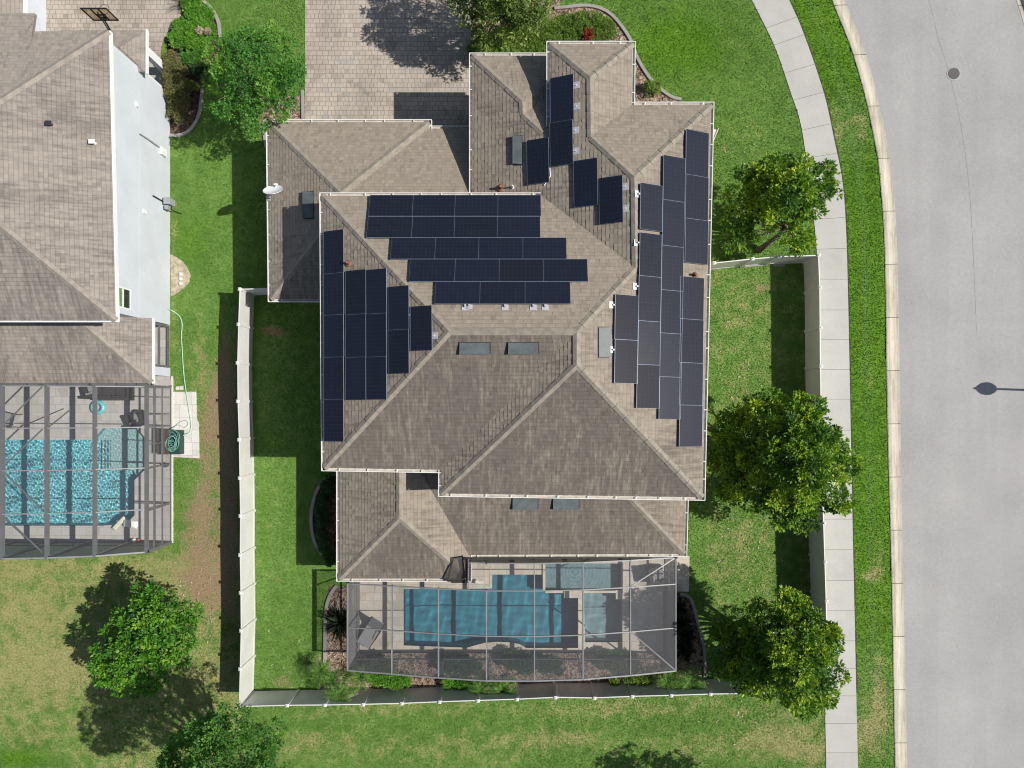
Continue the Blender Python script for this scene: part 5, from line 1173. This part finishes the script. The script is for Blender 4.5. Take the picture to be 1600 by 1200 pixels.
def straps(name, cpx, n, length, label, mat, seed, group=None, el=(.25,1.3), w_=.05):
    rg = random.Random(seed); c = P(*cpx, .02); root = thing(name, (c.x, c.y, 0), label, 'plant', group); pos, dr, sz, ti = [], [], [], []
    for i in range(n):
        t = rg.uniform(0, 2*math.pi); e_ = rg.uniform(*el); L = length*rg.uniform(.6,1.1); pos.append((c.x+rg.uniform(-.06,.06), c.y+rg.uniform(-.06,.06), .03)); dr.append((math.cos(t)*math.cos(e_), math.sin(t)*math.cos(e_), math.sin(e_))); sz.append(L); ti.append(min(1, max(0, rg.gauss(.45,.22))))
    leaves('blades', np.array(pos), np.array(dr), np.array(sz), mat, root, np.array(ti), width=w_*1.6, droop=.2); return root
straps('yucca', (532,972), 130, 1.05, 'spiky dark green strap leaved plant against the side lawn end of the big cage', LM['spiky'], 3, None, (.15,1.3), .045)
for i, (u, v, lab) in enumerate(((1060,948,'dark grassy clump nearest the house in the road side bed'),(1064,972,'second dark grassy clump from the house in the road side bed'),(1072,992,'third dark grassy clump from the house in the road side bed, beside the edging'),(1068,1014,'dark grassy clump farthest from the house in the road side bed, by sunlit mulch'))):
    straps('grass_clump', (u, v), 110, .75, lab, LM['spiky'], 20+i, 'dark grassy clumps beside the big cage screen', (.3,1.35), .035)
# bare branching bush at the drive
c = P(285,6,0); bb = thing('bare_bush', (c.x, c.y, 0), 'leafless pale branching bush on the edge of the neighbour drive', 'shrub'); mb = MB()
for i in range(60):
    t = random.uniform(0, 2*math.pi); e_ = random.uniform(.2,1.3); L = random.uniform(.5,1.1); m_ = c+Vector((math.cos(t)*math.cos(e_), math.sin(t)*math.cos(e_), math.sin(e_)))*L*.5; mb.tube([c, m_, m_+Vector((math.cos(t+.3)*.4, math.sin(t+.3)*.4, .35))*L], [.014, .009, .004], 4)
build('branches', mb, M['twig'], bb)

# ------------------------------------------------------------------ things
def single(name, mb, mats, label, cat, group=None, **kw): return tag(build(name, mb, mats, **kw), label, cat, group)
# manhole
c = P(1490,115,-.12); mh = thing('manhole_cover', c, 'round dark iron manhole cover set in the pale road', 'manhole cover')
mb = MB(); mb.lathe([(0,.012),(.27,.012),(.275,.004)], c, 28); 
for i in range(-5, 6):
    hl = math.sqrt(max(0, .25**2-(i*.045)**2)); mb.beam((c.x-hl, c.y+i*.045, c.z+.014), (c.x+hl, c.y+i*.045, c.z+.014), .018, .008)
build('cover', mb, M['iron'], mh); mb = MB(); mb.lathe([(.285,.004),(.29,.014),(.35,.012),(.36,-.002)], c, 28); build('rim', mb, M['gbox'], mh)
# street lamp east of the road edge; its shadow falls on the road
bl = P(1654,611,0); sl = thing('street_lamp', (bl.x, bl.y, 0), 'street lamp with a teardrop head whose shadow lies on the road', 'street lamp')
mb = MB(); mb.tube([(bl.x, bl.y, -.1), (bl.x, bl.y, .5), (bl.x, bl.y, 3.2)], [.11,.06,.05], 12); build('pole', mb, M['black'], sl, smooth=True)
mb = MB(); mb.lathe([(.05,3.18),(.12,3.24),(.22,3.36),(.31,3.55),(.33,3.68),(.30,3.86),(.2,4.05),(.09,4.2),(.05,4.32),(.025,4.42),(0,4.48)], (bl.x, bl.y, 0), 20); build('lamp_head', mb, M['black'], sl, smooth=True)
# satellite dish
dp = P(427,299,3.85); ds = thing('satellite_dish', (dp.x, dp.y, 3.0), 'white satellite dish on the garage roof gutter edge', 'satellite dish')
nrm = Vector((-.03,.77,.64)).normalized(); ax = nrm.cross(Vector((0,0,1))).normalized(); ay = ax.cross(nrm); mb = MB(); rings = 6; seg = 28
def dpt(r_, t, back=0): return dp+ax*(r_*math.cos(t)*.43)+ay*(r_*math.sin(t)*.46)+nrm*(.09*r_*r_-back)
for bk in (0, .02):
    for k in range(rings):
        for j in range(seg):
            t0, t1 = 2*math.pi*j/seg, 2*math.pi*(j+1)/seg; r0, r1 = k/rings, (k+1)/rings
            mb.face([dpt(r0,t0,bk), dpt(r1,t0,bk), dpt(r1,t1,bk), dpt(r0,t1,bk)] if r0 else [dpt(0,0,bk), dpt(r1,t0,bk), dpt(r1,t1,bk)])
for j in range(seg): mb.face([dpt(1,2*math.pi*j/seg), dpt(1,2*math.pi*(j+1)/seg), dpt(1,2*math.pi*(j+1)/seg,.02), dpt(1,2*math.pi*j/seg,.02)])
build('reflector', mb, M['white'], ds)
mb = MB(); ft = hit(PL['G'], 423, 310); mb.tube([ft, ft+Vector((0,0,.35)), dp-nrm*.05], .035, 8); mb.obox(ft, (.12,0,0), (0,.1,0), (0,0,.015)); build('mast', mb, M['gbox'], ds)
lnb = P(431,288,3.85); mb = MB(); mb.tube([dpt(1,-math.pi/2), lnb-Vector((0,.06,.05))], .022, 6); mb.obox(lnb, (.085,0,0), (0,.03,0), (0,0,.035)); build('receiver_arm', mb, M['white'], ds)
# basketball hoop
hb = Vector((-19.0, 17.15, 0)); bh_ = thing('basketball_hoop', hb, 'basketball hoop with a tan backboard standing on the neighbour drive', 'basketball hoop')
mb = MB(); mb.tube([hb+Vector((0,0,0)), hb+Vector((0,0,2.5))], .06, 8); mb.tube([hb+Vector((0,0,2.2)), hb+Vector((0,.42,3.1))], .04, 6); mb.tube([hb+Vector((0,0,2.45)), hb+Vector((0,.42,3.55))], .03, 6); mb.obox(hb+Vector((0,-.2,.1)), (.4,0,0), (0,.5,0), (0,0,.12)); build('pole', mb, M['black'], bh_)
bw, z0, z1, yb = .56, 2.85, 3.85, hb.y+.45
mb = MB(); mb.box(hb.x-bw, yb-.012, z0, hb.x+bw, yb+.012, z1); build('backboard', mb, M['board'], bh_)
mb = MB()
for (a_, b_) in (((-bw,z0),(bw,z0)),((-bw,z1),(bw,z1)),((-bw,z0),(-bw,z1)),((bw,z0),(bw,z1)),((-.17,z0),(-.17,z1)),((.17,z0),(.17,z1)),((-.17,z0+.45),(.17,z0+.45))): mb.beam((hb.x+a_[0], yb-.03, a_[1]), (hb.x+b_[0], yb-.03, b_[1]), .045, .045, up=(0,1,0), ext=.02)
mb.beam((hb.x-.15, yb-.06, z0+.2), (hb.x+.15, yb-.06, z0+.2), .14, .06); build('board_frame', mb, M['black'], bh_)
mb = MB(); rc = Vector((hb.x, yb+.38, z0+.15)); mb.tube([rc+Vector((math.cos(2*math.pi*j/20)*.225, math.sin(2*math.pi*j/20)*.225, 0)) for j in range(21)], .012, 5, cap=False); mb.beam((hb.x, yb+.01, z0+.15), (hb.x, yb+.16, z0+.15), .1, .03); build('rim', mb, M['black'], bh_)
# three stones on the bare soil
for i, (v, lab) in enumerate(((428.5,'uppermost of three round pale stones on the sandy patch'),(435.5,'middle of three round pale stones on the sandy patch'),(443,'lowest of three round pale stones on the sandy patch'))):
    mb = MB(); mb.lathe([(0,.09),(.08,.085),(.10,.05),(.105,0)], P(282.5, v, .01), 14); single('stone', mb, M['stone'], lab, 'stone', 'three stones on the soil patch', smooth=True)
# hose over the side yard and the coil on the boxes
def tubepx(name, pts, r_, mat, label, cat, z=.03, n=8):
    mb = MB(); mb.tube([Vector((*P2(p[0], p[1], z), p[2] if len(p) > 2 else z)) for p in spline(pts, n)], r_, 6); return single(name, mb, M[mat], label, cat, smooth=True)
tubepx('garden_hose', [(262,482,.5),(268,485,.15),(276,490,.03),(282,497,.03),(284.5,508,.03),(283.5,525,.03),(284.5,545,.03),(286,570,.03),(288,592,.03),(291,612,.05),(294,630,.05),(297,650,.05),(299,665,.05),(296,676,.06),(290,680,.3)], .028, 'hose_l', 'pale green garden hose trailing along the neighbour side yard', 'hose')
x0, y1 = P2(256,670); x1, y0 = P2(272.5,708); mb = MB(); mb.box(x0, y0, .05, x1, y1, .62); mb.box(x0-.02, y0-.02, .6201, x1+.02, y1+.02, .68); single('storage_box', mb, M['brownbox'], 'dark brown lidded box at the edge of the neighbour pool deck', 'storage box', bevel=.015)
x0, y1 = P2(273.2,672); x1, y0 = P2(288.5,709); mb = MB(); mb.box(x0, y0, .03, x1, y1, .5); single('hose_box', mb, M['greenbox'], 'dark green box under the tangled hose on the white slabs', 'storage box', bevel=.015)
rg = random.Random(5); mb = MB(); cx, cy2 = P2(279,690)
for k in range(9):
    ph = rg.uniform(0, 6.28); rr = rg.uniform(.14,.30); ox, oy = rg.uniform(-.12,.08), rg.uniform(-.28,.28); pl_ = []
    for j in range(26):
        t = j/25*2*math.pi*rg.uniform(.95,1.05)+ph; pl_.append((cx+ox+math.cos(t)*rr*(1+.15*math.sin(2*t+k)), cy2+oy+math.sin(t)*rr*1.25, .55+.02*k+.03*math.sin(3*t+k)))
    mb.tube(pl_, .017, 5)
single('garden_hose', mb, [M['hose']], 'tangled coil of green and pale hose heaped on the dark green box', 'hose', smooth=True)
tubepx('garden_hose', [(272,668,.06),(280,660,.05),(290,657,.05),(294,662,.05),(288,668,.05),(278,664,.05),(268,672,.3)], .014, 'hose', 'thin loop of hose on the white slabs above the green box', 'hose')
mb = MB(); x0, y1 = P2(262,726); mb.lathe([(0,.3),(.1,.3),(.12,.22),(.1,0),(0,0)], (x0, y1, .05), 14); single('pot', mb, M['blue'], 'small dark pot on the neighbour deck by the side screen', 'pot')
# neighbour: float ring, wicker sofa and chairs, loungers, floats
rc = P(153,636.5,.15); mb = MB(); n1_, n2_ = 28, 10
for j in range(n1_):
    for k in range(n2_):
        f_ = lambda jj, kk: rc+Vector((math.cos(2*math.pi*jj/n1_)*(.26+.11*math.cos(2*math.pi*kk/n2_)), math.sin(2*math.pi*jj/n1_)*(.26+.11*math.cos(2*math.pi*kk/n2_)), .11*math.sin(2*math.pi*kk/n2_)))
        mb.face([f_(j,k), f_(j+1,k), f_(j+1,k+1), f_(j,k+1)])
single('swim_ring', mb, M['teal'], 'round turquoise inflatable ring on the neighbour pool deck', 'float', smooth=True)
def wicker_seat(u, v, wd, dp_, rot, label, cat, seats=1, group=None):
    c = P(u, v, .05); root = thing('wicker_sofa' if seats > 1 else 'wicker_chair', c, label, cat, group); Rm = Matrix.Rotation(R(rot), 3, 'Z')
    def bx(name, mat, x0, y0, z0, x1, y1, z1, par, bev=.02):
        mb = MB(); q = [c+Rm @ Vector(t) for t in ((x0,y0,z0),(x1,y0,z0),(x1,y1,z0),(x0,y1,z0),(x0,y0,z1),(x1,y0,z1),(x1,y1,z1),(x0,y1,z1))]; mb.hexa(q); return build(name, mb, M[mat], par, bevel=bev)
    bx('seat', 'wicker', -wd/2+.141, -dp_/2, .08, wd/2-.141, dp_/2-.141, .36, root); bx('backrest', 'wicker', -wd/2, dp_/2-.14, .05, wd/2, dp_/2, .78, root)
    for s in (-1, 1): bx('arm', 'wicker', s*(wd/2-.07)-.07, -dp_/2, .05, s*(wd/2-.07)+.07, dp_/2-.1405, .6, root)
    for k in range(seats):
        w1 = (wd-.3)/seats; xc = -wd/2+.15+w1*(k+.5); bx('cushion', 'cushion' if seats == 1 else 'wicker', xc-w1/2+.015, -dp_/2-.01, .361, xc+w1/2-.015, dp_/2-.25, .47, root, .04); bx('back_cushion', 'wicker' if seats > 1 else 'cushion', xc-w1/2+.02, dp_/2-.245, .38, xc+w1/2-.02, dp_/2-.142, .82, root, .04)
    return root
wicker_seat(187,614.5,1.55,.72,180,'dark wicker sofa at the neighbour house edge under the cage','sofa',2)
wicker_seat(152,612,.7,.6,195,'grey cushioned dark wicker armchair left of the wicker sofa','armchair',1)
wicker_seat(219,655,.78,.7,205,'angular dark grey armchair by the pool shelf corner','armchair',1)
def lounger(u, v, rot, L, wd, label, back=.95, up=42):
    c = P(u, v, .05); root = thing('lounge_chair', c, label, 'lounge chair', 'grey sling loungers'); Rm = Matrix.Rotation(R(rot), 3, 'Z'); tf = lambda *t: c+Rm @ Vector(t)
    h = .36; fb = L-back
    a_, b_ = tf(-L/2, -wd/2, h), tf(-L/2, wd/2, h); m0, m1 = tf(-L/2+fb, -wd/2, h-.03), tf(-L/2+fb, wd/2, h-.03); bx_, bz = math.cos(R(up))*back, math.sin(R(up))*back; t0, t1 = tf(-L/2+fb+bx_, -wd/2, h+bz), tf(-L/2+fb+bx_, wd/2, h+bz)
    def slab(q, th): 
        mb = MB(); n_ = (q[1]-q[0]).cross(q[3]-q[0]).normalized()*th; mb.hexa([x-n_ for x in q]+[x+n_ for x in q]); return mb
    build('seat', slab([a_, m0, m1, b_], .015), M['sling'], root); build('backrest', slab([m0, t0, t1, m1], .015), M['sling'], root)
    for s in (-1, 1):
        mb = MB(); pts = [tf(-L/2, s*(wd/2+.02), h), tf(-L/2+fb, s*(wd/2+.02), h-.03), tf(-L/2+fb+bx_, s*(wd/2+.02), h+bz)]; mb.tube(pts, .022, 6); build('side_rail', mb, M['bronze'], root)
        for x in (-L/2+.15, -L/2+fb+.25): mb = MB(); mb.tube([tf(x, s*wd/2, h-.02), tf(x+.05, s*(wd/2+.03), 0)], .02, 6); build('leg', mb, M['bronze'], root)
        mb = MB(); mb.tube([tf(-L/2+fb-.35, s*(wd/2+.05), h+.2), tf(-L/2+fb+.1, s*(wd/2+.05), h+.24), tf(-L/2+fb+.25, s*(wd/2+.04), h-.02)], .02, 6); build('armrest', mb, M['bronze'], root)
    return root
lounger(585,979,58,1.9,.68,'grey sling lounge chair on the tan deck inside the big cage')
lounger(22,655,-14,1.5,.6,'grey sling chair on the neighbour deck above the turquoise pool', .7)
def pillow(c, ax_, ay_, h, n=10, m_=8):
    mb = MB(); c, ax_, ay_ = Vector(c), Vector(ax_), Vector(ay_)
    def pt(i, j, sg): 
        x, y = -1+2*i/n, -1+2*j/m_; z = h*max(0, (1-x**4))**.5*max(0, (1-y**4))**.5; return c+ax_*x+ay_*y+Vector((0,0,sg*z))
    for sg in (-1, 1):
        for i in range(n):
            for j in range(m_): mb.face([pt(i,j,sg), pt(i+1,j,sg), pt(i+1,j+1,sg), pt(i,j+1,sg)])
    return mb
fl = thing('pool_float', P(203,818,.1), 'white inflatable lounge float lying across the corner of the turquoise pool', 'float')
z_ = .14; d_ = Vector((.86,-.12,0)).normalized(); build('mattress', pillow(P(204,818.5,z_), d_*.36, Vector((d_.y,-d_.x,0))*.19, .08), M['floatw'], fl, smooth=True)
d2 = Vector((.7,.72,0)).normalized(); build('headrest', pillow(P(186,818,z_+.05), d2*.42, Vector((d2.y,-d2.x,0))*.11, .08), M['floaty'], fl, smooth=True)
mb = MB(); q = P(195,817,z_+.1); mb.obox(q, (.03,.0,0), (0,.16,0), (0,0,.05)); build('strap', mb, M['gbox'], fl)
for (u, mt, lab) in ((203.5,'blue','navy ball, first of a small row of toys at the neighbour cage front'),(209.5,'white','white ball in the middle of the toy row at the neighbour cage front'),(216.5,'red','red ball at the fence end of the toy row at the neighbour cage front')):
    c = P(u, 844.5, .17); mb = MB(); mb.lathe([(.11*math.sin(math.pi*k/9), -.11*math.cos(math.pi*k/9)) for k in range(10)], c, 14); single('ball', mb, M[mt], lab, 'ball', 'balls on the neighbour pool deck', smooth=True)
# home deck: small stone figure, drain covers, side chairs in the shade of the cage
c = P(744,908,.05); mb = MB(); mb.lathe([(0,0),(.11,0),(.12,.06),(.08,.14),(.09,.2),(.05,.26),(0,.27)], c, 14); mb.obox(c+Vector((.22,-.04,.04)), (.13,0,0), (0,.09,0), (0,0,.04)); single('stone_ornament', mb, M['stone'], 'small pale stone ornament on the deck corner beside the pool', 'ornament', smooth=False)
for (u, v, lab) in ((1036,893,'grey armchair in the corner of the big cage nearest the road and house'),):
    wicker_seat(u-14, v+2, .8, .75, 100, lab, 'armchair', 1)
# ------------------------------------------------------------------ grass blades
def grass(n):
    x = RNG.uniform(-26.5, 26.5, n*2); y = RNG.uniform(-19.5, 21, n*2); u = PX+x*FPX/CAMH; v = PY-y*FPX/CAMH
    keep = (u > -15) & (u < 1412) & (v > -15) & (v < 1215)
    for pl in EXC: keep &= ~inpoly(x, y, pl)
    for (x0, y0, x1, y1) in ((-7.9,-2.4,7.2,8.3),(-11,4.9,-7.9,12.4),(-8,-7.6,-2.8,-2),(-2.8,-6.4,7,-2),(-33,3.9,-17.44,15.4),(1.5,8,4.2,14.6),(4.2,8,7.4,12)): keep &= ~((x > x0) & (x < x1) & (y > y0) & (y < y1))
    x, y, u, v = x[keep], y[keep], u[keep], v[keep]
    dry, soil, lush = fields(u, v)
    m_ = RNG.random(len(x)) > np.clip((soil-.35)*1.7, 0, .92); x, y, dry, soil, lush = x[m_], y[m_], dry[m_], soil[m_], lush[m_]
    k = len(x); t = RNG.uniform(0, 2*np.pi, k); L = RNG.uniform(.035,.075,k)*(1+.3*lush-.3*np.clip(dry,0,1)); w_ = RNG.uniform(.012,.022,k); lean = RNG.uniform(.25,1.15,k)
    dx, dy = np.cos(t), np.sin(t); b = np.stack([x, y, np.full(k, -.005)], 1); s = np.stack([-dy, dx, np.zeros(k)], 1)*w_[:,None]
    md = b+np.stack([dx*L*lean*.35, dy*L*lean*.35, L*.75], 1); tp = b+np.stack([dx*L*lean, dy*L*lean, L*np.maximum(.25, 1-.55*lean)], 1)
    V_ = np.stack([b-s, b+s, md+s*.8, md-s*.8, tp], 1).reshape(-1, 3); i0 = np.arange(k)[:,None]*5
    F_ = np.concatenate([i0+np.array([0,1,2]), i0+np.array([0,2,3]), i0+np.array([3,2,4])], 0)
    rep = lambda a_: np.repeat(a_, 5)
    o = np_mesh('grass', V_, F_, M['blade'], attrs=dict(dry=rep(dry), soil=rep(soil), lush=rep(lush), tint=rep(RNG.random(k))), org=Vector((0,0,0)))
    o['kind'] = 'stuff'
grass(NGRASS)
fx, fy = [], []
for (u, v, ru, rv, n) in ((1150,600,40,40,60),(1160,860,45,50,60),(1150,980,40,50,40),(1160,1120,90,30,30),(320,960,30,70,60),(290,940,60,60,40),(1165,230,40,30,16),(250,1100,60,30,20),(1080,1000,14,40,50),(528,1030,12,20,30),(430,1000,30,60,10)):
    q = [P2(u+random.gauss(0, ru*.6), v+random.gauss(0, rv*.6)) for _ in range(n)]; fx += [a_[0] for a_ in q]; fy += [a_[1] for a_ in q]
fx, fy = np.array(fx), np.array(fy); t_ = RNG.uniform(0, 6.28, len(fx))
fl_ = leaves('fallen_leaves', np.stack([fx, fy, np.full(len(fx), .055)], 1), np.stack([np.cos(t_), np.sin(t_), RNG.normal(0,.15,len(fx))], 1), RNG.uniform(.07,.15,len(fx)), LM['tan'], None, RNG.random(len(fx)))
fl_['kind'] = 'stuff'
